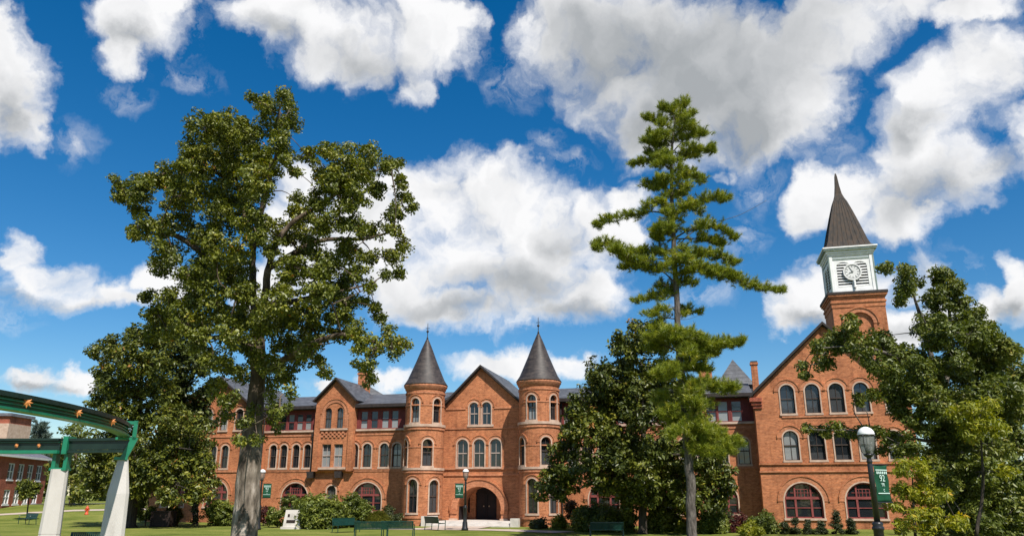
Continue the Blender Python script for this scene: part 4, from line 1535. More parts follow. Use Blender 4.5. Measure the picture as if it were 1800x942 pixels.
def unit(a):
    return a / np.maximum(np.linalg.norm(a, axis=1, keepdims=True), 1e-6)


def leaves(C, OUT, size, asp, tone, rng, up=0.5, fold=0.18, droop=0.15):
    """C centres, OUT outward directions: pointed leaves folded along the midrib"""
    n = len(C)
    nrm = unit(OUT * 0.55 + np.array([0, 0, up]) + rng.normal(0, 0.55, (n, 3)))
    ax = rng.normal(0, 1, (n, 3)) + OUT * 0.8 - np.array([0, 0, droop])
    ax = unit(ax - nrm * np.sum(ax * nrm, axis=1, keepdims=True))
    sd = np.cross(nrm, ax)
    s = (size * rng.uniform(0.5, 1.5, n))[:, None]
    w = s * asp * rng.uniform(0.8, 1.2, n)[:, None]
    b0 = C - ax * s * 0.5
    tip = C + ax * s * 0.5 - nrm * s * 0.08
    lf = C + sd * w * 0.5 + nrm * w * fold - ax * s * 0.02
    rt = C - sd * w * 0.5 + nrm * w * fold - ax * s * 0.02
    V = np.stack([b0, lf, tip, rt], axis=1).reshape(-1, 3)
    k = np.arange(n) * 4
    Fq = np.stack([np.stack([k, k + 2, k + 1], 1), np.stack([k, k + 3, k + 2], 1)], 1).reshape(-1, 3)
    return V, Fq


def catmull(pts, rad, sub=4):
    P_ = [Vector(p) for p in pts]
    out, ro = [], []
    for i in range(len(P_) - 1):
        p0, p1, p2, p3 = P_[max(i - 1, 0)], P_[i], P_[i + 1], P_[min(i + 2, len(P_) - 1)]
        for k in range(sub):
            t = k / sub
            out.append(0.5 * ((2 * p1) + (p2 - p0) * t + (2 * p0 - 5 * p1 + 4 * p2 - p3) * t * t + (3 * p1 - p0 - 3 * p2 + p3) * t ** 3))
            ro.append(rad[i] + (rad[i + 1] - rad[i]) * t)
    out.append(P_[-1])
    ro.append(rad[-1])
    return out, ro


def plant(name, label, cat, D, blobs, limbs, lm, size, asp, dens, bark, depth=2.5, layers=2, group=None, seed=1,
          per=36, clump=0.42, up=0.5, tone_mid=0.45, twig=0.02, crown='crown', stem='trunk', droop=0.15, bias=0.0):
    """a leafy plant at depth D.  blobs: (px, py, r px); limbs: ([(px, py, depth offset)...], [radius...]) in metres"""
    rng = np.random.default_rng(seed)
    b0 = P(limbs[0][0][0][0], limbs[0][0][0][1], D + limbs[0][0][0][2])
    gz = terrain(b0.x, b0.y)
    root = empty(name, (b0.x, b0.y, gz))
    tag(root, label, cat, group)
    tb = MB()
    skeleton = []
    for li, (pts, rad) in enumerate(limbs):
        W = [P(a, c, D + o) for a, c, o in pts]
        if li == 0:
            W[0].z = gz - 0.1
        fp, fr = catmull(W, rad, 5)
        # slight wander
        for i in range(1, len(fp) - 1):
            j = fr[i] * (0.06 if li == 0 else 0.25)
            fp[i] += Vector((random.uniform(-j, j), random.uniform(-j, j), 0))
        if li == 0 and fr[0] > 0.1:
            fr[0] *= 1.35
        tb.tube(fp, fr, 12 if fr[0] > 0.15 else 7)
        skeleton += [(p, r) for p, r in zip(fp, fr)]
    sk = np.array([tuple(p) for p, r in skeleton])
    xs_ = np.array([q[0] for q in blobs], float)
    cxp = xs_.mean()
    hw = max(abs(xs_ - cxp).max(), 1)
    C, O, T_ = [], [], []
    base_x, base_y = limbs[0][0][0][0], limbs[0][0][-1][1]
    skp = []
    for pts, rad in limbs:
        for (a, c), (a2, c2) in zip([(q[0], q[1]) for q in pts[:-1]], [(q[0], q[1]) for q in pts[1:]]):
            skp += [(a + (a2 - a) * t / 4, c + (c2 - c) * t / 4) for t in range(5)]
    blobs = sorted(blobs, key=lambda q: min((q[0] - a) ** 2 + (q[1] - c) ** 2 for a, c in skp))
    for (px, py, r) in blobs:
        rel = min(1, abs(px - cxp) / hw)
        dd = depth * math.sqrt(max(0.08, 1 - 0.85 * rel * rel))
        for ly in range(layers):
            lo, hi = -1 + 2 * ly / layers, -1 + 2 * (ly + 1) / layers
            off = rng.uniform(lo, hi) * dd
            c = P(px + rng.normal(0, r * 0.12), py + rng.normal(0, r * 0.12), D + off)
            rw = r * pxm(py, D) * rng.uniform(0.85, 1.1)
            c0 = np.array(c)
            if c0[2] - rw * 0.6 < gz: c0[2] = gz + rw * 0.6
            # twig from the nearest limb to the clump
            if twig:
                kk = np.argmin(((sk - c0) ** 2).sum(1))
                p0 = Vector(sk[kk])
                mid = p0.lerp(Vector(c0), 0.55) + Vector((rng.normal(0, .12), rng.normal(0, .12), rng.normal(0.05, .12))) * min(1, (Vector(c0) - p0).length)
                fp, fr = catmull([p0, mid, Vector(c0)], [twig * 1.8, twig, twig * 0.5], 3)
                tb.tube(fp, fr, 5, cap=False)
                sk = np.concatenate([sk, np.array([tuple(q_) for q_ in fp[2:]])])
            ns = max(3, int(dens * (rw / clump) ** 2 * 4.6 + 0.5))
            bt = rng.normal(0, 0.07)
            for s in range(ns):
                d = unit(rng.normal(0, 1, (1, 3)))[0]
                rr = rw * rng.uniform(0.15, 1.0) ** 0.6
                sc = c0 + d * rr
                if sc[2] < gz + 0.05: sc[2] = gz + abs(sc[2] - gz) * 0.5 + 0.05
                k = int(per * rng.uniform(0.6, 1.3))
                g = rng.normal(0, 1, (k, 3))
                g = unit(g) * (clump * rng.uniform(0.1, 1.0, (k, 1)) ** 0.5) * np.array([1, 1, 0.72])
                C.append(sc + g)
                O.append(unit(g * 0.7 + d * clump * 0.6))
                T_.append(np.clip(tone_mid + bt + rng.normal(0, 0.11) + rng.normal(0, 0.15, k), 0, 1))
                if twig and s % 2 == 0:
                    tb.tube([Vector(c0), Vector(c0).lerp(Vector(sc), 0.6) + Vector(rng.normal(0, 0.04, 3)), Vector(sc)], [twig * 0.5, twig * 0.4, twig * 0.2], 3, cap=False)
    C = np.concatenate(C)
    O = np.concatenate(O)
    T_ = np.concatenate(T_)
    keep = C[:, 2] > gz + 0.02
    C, O, T_ = C[keep], O[keep], T_[keep]
    V, Fq = leaves(C, O, size, asp, T_, rng, up, droop=droop)
    org = np.array([b0.x, b0.y, gz])
    tb.v = [(x - org[0], y - org[1], z - org[2]) for x, y, z in tb.v]
    tb.build(stem, bark, root, True)
    np_mesh(crown, V - org, Fq, T_, lm, root, 4)
    return root


# ---- the big oak on the left
oak = [(445, 176, 10), (468, 184, 20), (495, 172, 18), (512, 190, 14), (510, 216, 18), (486, 222, 20), (494, 252, 20), (498, 275, 16),
       (362, 236, 32), (400, 226, 34), (440, 236, 32), (350, 280, 34), (400, 275, 40), (450, 282, 34), (332, 262, 18),
       (206, 322, 14), (225, 342, 20), (250, 326, 24), (290, 318, 28), (322, 308, 30), (240, 372, 16), (312, 352, 28), (342, 342, 30),
       (250, 400, 20), (276, 405, 24), (300, 396, 18), (236, 412, 10), (400, 330, 36), (450, 330, 34), (430, 380, 34), (390, 372, 30),
       (462, 386, 22), (350, 420, 28), (300, 442, 26), (380, 426, 28), (420, 436, 24),
       (540, 275, 16), (575, 268, 20), (612, 276, 26), (650, 278, 22), (688, 290, 20), (630, 308, 28), (562, 308, 18), (592, 330, 26),
       (620, 350, 30), (560, 352, 24), (662, 332, 20), (700, 318, 14), (712, 346, 16), (724, 366, 9), (690, 372, 18),
       (530, 382, 26), (572, 392, 30), (500, 412, 22), (540, 430, 30), (620, 392, 22), (652, 410, 20), (690, 402, 16), (712, 432, 14),
       (690, 452, 18), (650, 452, 20), (612, 440, 26), (576, 460, 30), (520, 472, 28), (630, 482, 20), (682, 482, 10), (706, 482, 8),
       (640, 528, 12), (660, 540, 7), (600, 502, 24), (560, 512, 30), (652, 502, 10),
       (280, 470, 18), (322, 478, 22), (360, 470, 26), (300, 522, 20), (340, 520, 28), (282, 556, 22), (320, 556, 28), (390, 490, 28), (380, 540, 28),
       (430, 522, 28), (472, 532, 28), (420, 562, 32), (462, 572, 30), (400, 592, 28), (440, 602, 24), (500, 562, 30), (540, 552, 28),
       (580, 548, 22), (602, 560, 20), (500, 602, 28), (552, 590, 26), (520, 630, 18), (600, 590, 22), (630, 600, 18), (660, 610, 18),
       (690, 614, 16), (712, 606, 11), (645, 640, 16), (650, 664, 12), (560, 630, 15), (575, 652, 11), (482, 640, 20), (500, 662, 18),
       (512, 690, 13), (472, 682, 18), (490, 718, 15), (482, 750, 12), (400, 642, 20), (384, 672, 18), (402, 702, 16), (372, 632, 22),
       (350, 602, 26), (396, 735, 10), (430, 745, 9), (448, 722, 9), (420, 775, 7), (452, 770, 8),
       (420, 470, 22), (455, 420, 20), (500, 510, 22), (350, 500, 22), (260, 520, 14), (270, 580, 18), (610, 530, 18), (670, 560, 10), (560, 480, 18), (470, 300, 18), (520, 300, 12),
       (320, 390, 18), (380, 460, 20), (430, 500, 14), (520, 345, 14), (590, 300, 16), (480, 440, 16), (680, 580, 12), (620, 580, 18), (360, 570, 22), (300, 585, 18), (540, 610, 18), (460, 640, 20), (430, 660, 18)]
oak_l = [([(432, 942, 0), (436, 850, 0), (444, 760, 0), (451, 690, 0), (455, 620, 0), (450, 560, 0.1)], [0.47, 0.41, 0.34, 0.28, 0.24, 0.20]),
         ([(450, 565, 0.1), (443, 500, 0.3), (444, 440, 0.5), (430, 380, 0.8), (412, 300, 0.6), (400, 240, 0.4)], [0.17, 0.14, 0.11, 0.09, 0.06, 0.03]),
         ([(454, 600, 0), (466, 520, -0.5), (477, 450, -1.0), (505, 400, -1.2), (560, 362, -1.2), (640, 310, -1.0), (690, 290, -0.8)], [0.18, 0.14, 0.115, 0.09, 0.07, 0.05, 0.025]),
         ([(444, 530, 0.2), (392, 480, 0.9), (330, 425, 1.2), (280, 400, 1.2), (232, 345, 1.0)], [0.17, 0.13, 0.10, 0.07, 0.03]),
         ([(454, 660, 0), (520, 620, -1.2), (600, 588, -1.8), (690, 612, -1.8)], [0.16, 0.11, 0.08, 0.03]),
         ([(444, 440, 0.5), (468, 340, 0.2), (488, 260, 0), (492, 185, 0)], [0.13, 0.09, 0.06, 0.025]),
         ([(474, 470, -0.9), (560, 424, 0.3), (640, 420, 1.0), (704, 402, 1.2)], [0.12, 0.09, 0.06, 0.03]),
         ([(452, 620, 0), (400, 592, -1.0), (345, 600, -1.4)], [0.14, 0.09, 0.04]),
         ([(464, 540, -0.4), (560, 520, 0.8), (640, 502, 1.3)], [0.12, 0.08, 0.03]),
         ([(412, 320, 0.6), (340, 290, 0.2), (260, 318, -0.4)], [0.09, 0.06, 0.03])]
plant('oak_tree', 'tall spreading oak with pale blotched trunk, nearest tree left of the turrets', 'tree', 27.0, oak, oak_l, M['leaf_oak'],
      0.105, 0.62, 0.74, M['bark_oak'], depth=3.4, layers=2, seed=11, per=60, clump=0.25, twig=0.018, tone_mid=0.42)

# ---- darker tree just behind it
mid_t = [(292, 560, 26), (330, 570, 26), (312, 612, 28), (342, 640, 30), (318, 676, 28), (346, 716, 26), (300, 700, 26), (368, 690, 18), (300, 640, 24), (360, 740, 16), (330, 760, 22)]
mid_l = [([(344, 922, 0), (340, 870, 0), (330, 790, 0), (322, 700, 0), (318, 600, 0)], [0.22, 0.2, 0.18, 0.14, 0.06])]
plant('oak_tree', 'dark narrow tree between the big oak and the left magnolia', 'tree', 66.0, mid_t, mid_l, M['leaf_magnolia'],
      0.28, 0.6, 1.0, M['bark_dark'], depth=2.2, layers=2, seed=12, per=30, clump=0.5, tone_mid=0.28)

# ---- left magnolia
mg = [(200, 608, 28), (242, 590, 26), (280, 600, 28), (172, 618, 13), (182, 650, 20), (220, 640, 32), (262, 640, 34), (190, 682, 28), (232, 682, 34),
      (280, 682, 36), (170, 702, 16), (202, 722, 30), (250, 732, 36), (300, 732, 36), (210, 772, 30), (260, 780, 36), (312, 780, 36), (350, 770, 26),
      (184, 790, 28), (222, 820, 34), (270, 830, 36), (322, 830, 34), (360, 820, 22), (374, 846, 13), (160, 820, 26), (166, 856, 18), (200, 856, 24),
      (242, 862, 22), (300, 866, 20), (340, 866, 20), (366, 866, 14), (345, 800, 25), (340, 745, 20)]
mg_l = [([(230, 918, 0), (234, 870, 0), (240, 800, 0), (246, 720, 0), (250, 640, 0)], [0.42, 0.34, 0.28, 0.18, 0.07]),
        ([(238, 830, 0), (290, 790, -1.5), (340, 790, -2.5)], [0.14, 0.09, 0.04]), ([(240, 800, 0), (200, 760, -1.5), (180, 720, -2.0)], [0.14, 0.09, 0.04])]
plant('magnolia_tree', 'broad dark glossy magnolia behind the concrete pylons at the left', 'tree', 60.0, mg, mg_l, M['leaf_magnolia'],
      0.27, 0.5, 0.9, M['bark_dark'], depth=3.5, layers=2, seed=13, per=30, clump=0.46, tone_mid=0.5, group='glossy magnolias')

# ---- background trees on the far left
bg = [(112, 792, 22), (132, 762, 18), (158, 776, 24), (122, 826, 24), (148, 842, 22), (172, 812, 26), (104, 850, 14), (140, 868, 14), (95, 815, 12)]
bg_l = [([(126, 886, 0), (128, 850, 0), (134, 790, 0)], [0.32, 0.26, 0.12])]
plant('oak_tree', 'round crowned background tree behind the straight concrete pylon', 'tree', 92.0, bg, bg_l, M['leaf_oak2'],
      0.42, 0.55, 1.0, M['bark_oak'], depth=4.0, layers=2, seed=14, per=26, clump=0.8, tone_mid=0.45)
sm_t = [(38, 858, 9), (52, 852, 10), (64, 858, 9), (50, 866, 9), (40, 868, 7), (60, 868, 7)]
plant('oak_tree', 'little round headed tree on the lawn before the far brick building', 'tree', 74.0, sm_t,
      [([(50, 894, 0), (50, 880, 0), (50, 862, 0)], [0.07, 0.06, 0.03])], M['leaf_oak'], 0.24, 0.6, 1.0, M['bark_dark'], depth=0.8, layers=2, seed=15, per=26, clump=0.35, tone_mid=0.35)

# ---- magnolia in front of the right half of the hall
mc = [(1130, 598, 30), (1102, 618, 32), (1160, 602, 26), (1062, 658, 30), (1100, 668, 38), (1150, 660, 38), (1046, 690, 28), (1022, 716, 26), (1080, 718, 38),
      (1130, 722, 38), (1180, 720, 34), (1228, 744, 28), (1002, 762, 24), (1050, 768, 38), (1102, 780, 38), (1160, 780, 38), (1220, 790, 36), (1258, 802, 26),
      (986, 804, 24), (1030, 820, 32), (1080, 830, 36), (1130, 830, 34), (1190, 838, 34), (1240, 842, 32), (1272, 832, 20), (970, 832, 20), (960, 856, 16),
      (948, 872, 10), (1000, 846, 24), (984, 868, 15), (1064, 856, 20), (1100, 868, 24), (1150, 868, 24), (1200, 876, 24), (1250, 872, 24), (1278, 858, 14),
      (1264, 888, 15), (1120, 800, 36), (1080, 800, 34), (1170, 810, 34), (1130, 860, 30), (1060, 740, 30), (1110, 690, 34), (1180, 880, 20), (1110, 886, 16), (1225, 880, 22), (1015, 740, 20), (1200, 690, 22), (1085, 600, 14), (1120, 572, 13)]
mc_l = [([(1130, 942, 0), (1130, 890, 0), (1132, 830, 0), (1130, 740, 0), (1128, 640, 0)], [0.30, 0.24, 0.22, 0.15, 0.06]),
        ([(1130, 850, 0), (1085, 838, -1.5), (1055, 846, -2.4), (1018, 858, -2.8)], [0.13, 0.10, 0.08, 0.04]),
        ([(1132, 820, 0), (1180, 800, -1.5), (1230, 800, -2.0)], [0.12, 0.09, 0.04])]
plant('magnolia_tree', 'dark glossy magnolia behind the pine, in front of the hall right of the turrets', 'tree', 50.0, mc, mc_l, M['leaf_magnolia'],
      0.25, 0.5, 0.85, M['bark_dark'], depth=3.6, layers=2, seed=16, per=30, clump=0.38, tone_mid=0.46, group='glossy magnolias')

# ---- oak at the right edge
ro = [(1560, 472, 11), (1592, 478, 17), (1588, 508, 18), (1604, 500, 14), (1582, 530, 12), (1656, 488, 18), (1678, 504, 16), (1646, 524, 22), (1684, 536, 20),
      (1710, 557, 20), (1626, 572, 22), (1662, 590, 28), (1700, 590, 26), (1742, 590, 26), (1774, 616, 26), (1752, 628, 28), (1720, 628, 28), (1684, 638, 28),
      (1646, 654, 28), (1610, 642, 28), (1578, 626, 26), (1550, 606, 24), (1518, 610, 26), (1487, 594, 22), (1494, 568, 15), (1465, 606, 22), (1438, 610, 13),
      (1445, 637, 15), (1412, 642, 7), (1416, 658, 6), (1556, 653, 22), (1530, 640, 16), (1566, 690, 20), (1540, 696, 13), (1508, 700, 9), (1594, 682, 26), (1582, 722, 18),
      (1620, 738, 24), (1422, 754, 7), (1445, 760, 10), (1470, 754, 12), (1497, 760, 10), (1520, 752, 9), (1540, 762, 13), (1566, 770, 16), (1550, 792, 10), (1594, 782, 22),
      (1700, 660, 30), (1640, 600, 22), (1735, 655, 28), (1790, 690, 28), (1660, 740, 28), (1760, 720, 30), (1620, 690, 24), (1650, 560, 16), (1720, 590, 24), (1690, 560, 16), (1640, 850, 20), (1720, 860, 30), (1770, 870, 30), (1660, 850, 26), (1648, 702, 28), (1678, 706, 28), (1722, 698, 28), (1764, 682, 28), (1796, 662, 24), (1630, 700, 22), (1700, 760, 32), (1657, 782, 30), (1742, 782, 32), (1786, 772, 28),
      (1680, 824, 32), (1722, 834, 32), (1764, 834, 30), (1800, 830, 28), (1638, 812, 22), (1700, 876, 30), (1742, 888, 30), (1786, 888, 28), (1668, 898, 26), (1700, 924, 26), (1748, 928, 24), (1790, 720, 26), (1800, 920, 26), (1730, 905, 26), (1690, 945, 22), (1770, 945, 24), (1640, 935, 16), (1730, 950, 24)]
ro_l = [([(1690, 942, 0), (1684, 880, 0), (1672, 800, 0), (1660, 740, 0), (1650, 680, 0)], [0.36, 0.30, 0.25, 0.2, 0.15]),
        ([(1650, 690, 0), (1635, 620, 0.3), (1618, 560, 0.4), (1598, 490, 0.2)], [0.17, 0.12, 0.08, 0.03]),
        ([(1655, 700, 0), (1672, 620, 0.8), (1668, 540, 1.0), (1660, 492, 1.0)], [0.16, 0.11, 0.07, 0.03]),
        ([(1656, 720, 0), (1590, 640, -1.0), (1520, 610, -1.6), (1440, 612, -1.8)], [0.15, 0.10, 0.06, 0.025]),
        ([(1668, 780, 0), (1600, 770, -0.8), (1540, 758, -1.2), (1430, 755, -1.4)], [0.10, 0.07, 0.05, 0.02]),
        ([(1660, 740, 0), (1720, 660, 0), (1770, 620, 0.2)], [0.15, 0.10, 0.04]), ([(1672, 800, 0), (1730, 780, 1.0), (1790, 770, 1.2)], [0.12, 0.08, 0.04])]
plant('oak_tree', 'leaning oak at the right edge whose boughs cross the gabled wing and clock tower', 'tree', 37.0, ro, ro_l, M['leaf_oak2'],
      0.17, 0.5, 1.15, M['bark_limb'], depth=3.4, layers=2, seed=17, per=40, clump=0.31, twig=0.02, tone_mid=0.42)

# ---- yellow-green young tree below it
yt_ = [(1582, 822, 16), (1610, 816, 15), (1626, 846, 18), (1582, 860, 17), (1610, 872, 20), (1638, 882, 18), (1572, 888, 13), (1648, 908, 18), (1610, 908, 18),
       (1680, 920, 16), (1588, 924, 14), (1632, 930, 14), (1700, 722, 18), (1728, 738, 20), (1678, 730, 13), (1755, 752, 18), (1702, 760, 16), (1740, 715, 14), (1768, 830, 13), (1660, 870, 14)]
yt_l = [([(1606, 942, 0), (1606, 890, 0), (1604, 840, 0)], [0.07, 0.05, 0.02]), ([(1716, 942, 0.9), (1728, 850, 0.8), (1722, 745, 0.3)], [0.08, 0.06, 0.025]),
        ([(1606, 930, 0), (1640, 905, 0), (1690, 915, 0)], [0.04, 0.03, 0.015])]
plant('young_tree', 'yellow green young tree with drooping leaves between the lamp post and the right oak', 'tree', 31.5, yt_, yt_l, M['leaf_yellow'],
      0.20, 0.30, 1.0, M['bark_dark'], depth=0.9, layers=2, seed=18, per=34, clump=0.30, tone_mid=0.5, twig=0.012, droop=0.6)


# ---- needle trees
def needles(C, A, rng, ln, wd, k):
    """k needles around every shoot C with axis A"""
    n = len(C)
    Cn = np.repeat(C, k, 0)
    An = np.repeat(A, k, 0)
    d = unit(An * 0.55 + rng.normal(0, 0.62, (n * k, 3)) + np.array([0, 0, 0.12]))
    st = Cn + An * rng.uniform(-0.12, 0.12, (n * k, 1)) * (ln / 0.2)
    L_ = ln * rng.uniform(0.7, 1.2, (n * k, 1))
    sd = unit(np.cross(d, rng.normal(0, 1, (n * k, 3)))) * wd
    V = np.stack([st - sd, st + sd, st + d * L_], 1).reshape(-1, 3)
    Fq = np.arange(n * k * 3).reshape(-1, 3)
    return V, Fq


def conifer(name, label, cat, D, trunk, branches, lm, bark, ln, wd, k, step, spread, seed, bare=(), group=None):
    rng = np.random.default_rng(seed)
    b0 = P(trunk[0][0][0], trunk[0][0][1], D)
    gz = terrain(b0.x, b0.y)
    root = empty(name, (b0.x, b0.y, gz))
    tag(root, label, cat, group)
    tb = MB()
    W = [P(a, c, D + o) for a, c, o in trunk[0]]
    W[0].z = gz - 0.1
    fp, fr = catmull(W, trunk[1], 5)
    for i in range(1, len(fp) - 1):
        j = fr[i] * 0.2
        fp[i] += Vector((random.uniform(-j, j), random.uniform(-j, j), 0))
    tb.tube(fp, fr, 12)
    tr = np.array([tuple(p) for p in fp])
    C, A = [], []
    for (py0, tips, doff, r, dn) in branches:
        # start on the trunk at height py0
        s0 = tr[np.argmin(abs(tr[:, 2] - P(1190, py0, D).z))]
        pts = [Vector(s0)] + [P(a, c, D + doff * (i + 1) / len(tips)) for i, (a, c) in enumerate(tips)]
        fp, fr = catmull(pts, [r] + [r * (0.75 - 0.55 * (i + 1) / len(tips)) for i in range(len(tips))], 5)
        tb.tube(fp, fr, 6)
        if dn <= 0: continue
        ln_b = sum((fp[i + 1] - fp[i]).length for i in range(len(fp) - 1))
        low_ = 1.6 if py0 > 575 else 1.0
        m_ = max(4, int(ln_b / step * dn * low_ * rng.uniform(0.6, 1.15)))
        for q in range(m_):
            t = 0.30 + 0.72 * (q + rng.uniform(0, 1)) / m_
            t = min(t, 0.999)
            i = min(int(t * (len(fp) - 1)), len(fp) - 2)
            p = fp[i].lerp(fp[i + 1], t * (len(fp) - 1) - i)
            ax = (fp[i + 1] - fp[i]).normalized()
            # side shoot
            side = Vector(unit(rng.normal(0, 1, (1, 3)) * np.array([[1, 1, 0.35]]))[0])
            l_ = spread * (1.25 if low_ > 1 else 1) * rng.uniform(0.25, 1.0) * (1.05 - 0.5 * t)
            e = p + (side * 0.9 + ax * 0.5).normalized() * l_ + Vector((0, 0, 0.12 * l_))
            tb.tube([p, p.lerp(e, 0.5) + Vector((0, 0, -0.02)), e], [0.014, 0.010, 0.006], 3, cap=False)
            dirn = (e - p).normalized()
            kk = max(2, int(l_ / 0.15))
            for w in range(kk):
                f_ = 0.3 + 0.7 * (w + 1) / kk
                C.append(np.array(p.lerp(e, f_)) + rng.normal(0, 0.05, 3))
                A.append(np.array((dirn * 0.7 + Vector((0, 0, 0.5))).normalized()))
    C = np.array(C)
    A = np.array(A)
    V, Fq = needles(C, A, rng, ln, wd, k)
    tone = np.repeat(np.clip(rng.normal(0.5, 0.16, len(C)), 0, 1), k) + rng.normal(0, 0.1, len(C) * k)
    org = np.array([b0.x, b0.y, gz])
    tb.v = [(x - org[0], y - org[1], z - org[2]) for x, y, z in tb.v]
    tb.build('trunk', bark, root, True)
    np_mesh('crown', V - org, Fq, tone, lm, root, 3)
    return root


pine_tr = ([(1217, 942, 0), (1214, 860, 0), (1208, 770, 0), (1200, 690, 0), (1193, 600, 0), (1188, 500, 0), (1183, 400, 0), (1180, 300, 0), (1184, 230, 0), (1196, 185, 0)],
           [0.24, 0.21, 0.19, 0.17, 0.15, 0.13, 0.11, 0.08, 0.05, 0.025])
PB = [  # start height, points outwards, depth offset, radius, needle density
    (205, [(1196, 190), (1206, 180)], 0.0, 0.03, 1.6), (215, [(1180, 195), (1165, 190)], -0.3, 0.03, 1.6), (225, [(1160, 215), (1136, 208)], 0.2, 0.03, 1.5), (225, [(1200, 205), (1216, 200)], 0.3, 0.03, 1.4),
    (240, [(1200, 225), (1212, 222)], -0.5, 0.03, 1.4), (250, [(1165, 240), (1142, 235)], -0.5, 0.03, 1.3), (262, [(1160, 252), (1134, 248)], 0.3, 0.035, 1.4), (262, [(1210, 240), (1238, 234)], 0.2, 0.035, 1.4),
    (285, [(1220, 262), (1254, 264)], -0.2, 0.035, 1.5), (280, [(1205, 275), (1225, 272)], 0.8, 0.03, 1.3), (292, [(1150, 282), (1114, 288)], 0.1, 0.035, 1.5), (290, [(1160, 275), (1140, 268)], 0.9, 0.03, 1.3),
    (290, [(1180, 285), (1172, 280)], -1.0, 0.03, 1.3), (312, [(1205, 308), (1235, 316)], -0.4, 0.035, 1.4), (330, [(1160, 322), (1134, 326)], 0.3, 0.035, 1.4), (325, [(1195, 322), (1210, 330)], -0.9, 0.03, 1.3),
    (325, [(1175, 318), (1160, 312)], -0.9, 0.03, 1.2), (345, [(1190, 335), (1200, 340)], 1.0, 0.03, 1.2),
    (385, [(1215, 362), (1250, 348), (1276, 350)], -0.3, 0.05, 1.5), (370, [(1205, 365), (1230, 372)], 0.8, 0.04, 1.2), (378, [(1150, 372), (1120, 376), (1072, 384), (1050, 396)], 0.2, 0.055, 1.1),
    (372, [(1160, 358), (1135, 360)], -0.8, 0.04, 1.1), (382, [(1180, 378), (1168, 375)], -1.0, 0.04, 1.2),
    (412, [(1225, 398), (1262, 402), (1290, 418)], 0.3, 0.05, 1.3), (405, [(1215, 405), (1240, 392)], -0.8, 0.04, 1.1), (400, [(1175, 405), (1160, 400)], -0.9, 0.04, 1.2), (405, [(1150, 405), (1160, 412)], 0.7, 0.04, 1.0),
    (415, [(1240, 420), (1268, 430)], 1.0, 0.04, 1.2),
    (452, [(1150, 440), (1110, 442), (1062, 428), (1046, 436)], -0.2, 0.055, 1.7), (462, [(1160, 455), (1120, 462), (1092, 448), (1080, 440)], -0.9, 0.05, 1.7), (445, [(1160, 440), (1125, 448)], 0.9, 0.04, 1.5),
    (498, [(1165, 478), (1130, 470), (1098, 468)], 0.3, 0.05, 1.4), (455, [(1215, 452), (1250, 446), (1290, 462)], 0.5, 0.05, 1.5), (465, [(1230, 468), (1262, 478)], -0.9, 0.045, 1.5), (460, [(1195, 455), (1205, 452)], -1.1, 0.04, 1.5),
    (462, [(1230, 468), (1262, 480), (1300, 492), (1335, 506), (1372, 510)], 0.0, 0.06, 1.5), (470, [(1250, 478), (1290, 485)], -0.3, 0.045, 1.4), (468, [(1180, 460), (1168, 470)], -1.0, 0.04, 1.5),
    (505, [(1205, 500), (1222, 498)], -0.4, 0.035, 0.9), (530, [(1160, 522), (1118, 530)], 0.2, 0.04, 1.3), (540, [(1165, 545), (1140, 552)], -0.3, 0.035, 1.1), (525, [(1170, 515), (1150, 520)], 0.6, 0.035, 1.0),
    (560, [(1205, 552), (1228, 548)], 0.4, 0.035, 1.2), (570, [(1165, 560), (1150, 575)], 0.7, 0.035, 1.1),
    (595, [(1170, 582), (1140, 592)], -0.4, 0.05, 1.6), (600, [(1210, 590), (1240, 600)], -0.6, 0.05, 1.6), (605, [(1230, 605), (1262, 608), (1300, 602)], 0.1, 0.05, 1.6), (612, [(1225, 615), (1255, 622)], 0.8, 0.045, 1.5),
    (600, [(1190, 590), (1180, 585)], -1.2, 0.045, 1.6), (610, [(1160, 605), (1145, 612)], 0.9, 0.045, 1.4), (620, [(1205, 612), (1212, 622)], -1.2, 0.045, 1.5),
    (660, [(1175, 650), (1158, 658)], -0.9, 0.045, 1.6), (655, [(1185, 645), (1180, 655)], -1.3, 0.045, 1.6), (668, [(1230, 672), (1262, 682), (1288, 682)], 0.1, 0.05, 1.4), (650, [(1215, 645), (1240, 650)], 0.6, 0.045, 1.2),
    (690, [(1175, 690), (1160, 700)], 0.3, 0.04, 1.0), (700, [(1212, 702), (1224, 712)], -0.9, 0.04, 1.4), (715, [(1180, 722), (1165, 728)], -0.5, 0.04, 1.0), (700, [(1225, 705), (1245, 712)], 0.4, 0.04, 1.0),
    (755, [(1225, 752), (1240, 758)], -0.8, 0.045, 1.5), (762, [(1235, 764), (1265, 772), (1296, 778)], 0.0, 0.045, 1.7), (775, [(1230, 785), (1258, 796)], -0.6, 0.045, 1.6), (765, [(1250, 780), (1280, 792)], -0.3, 0.04, 1.6),
    (755, [(1195, 755), (1186, 762)], -1.0, 0.04, 1.3), (748, [(1230, 748), (1262, 758)], 0.5, 0.04, 1.3),
    (432, [(1215, 410), (1250, 393), (1300, 378), (1348, 352)], 0.4, 0.035, 0)]
rngp = random.Random(5)
for k in range(58):
    py_ = 205 + k * 10.2 + rngp.uniform(-5, 5)
    if 505 < py_ < 560 and k % 3: continue
    c_ = 1180 + max(0, py_ - 300) * 0.045
    sx_ = rngp.choice((-1, 1))
    rch = rngp.uniform(12, 34) * (1.25 if py_ > 560 else 1)
    PB.append((py_ + 8, [(c_ + sx_ * rch * 0.5, py_ + 4), (c_ + sx_ * rch, py_ + rngp.uniform(-8, 10))], rngp.uniform(-1.0, 1.0), 0.028, rngp.uniform(0.7, 1.5)))
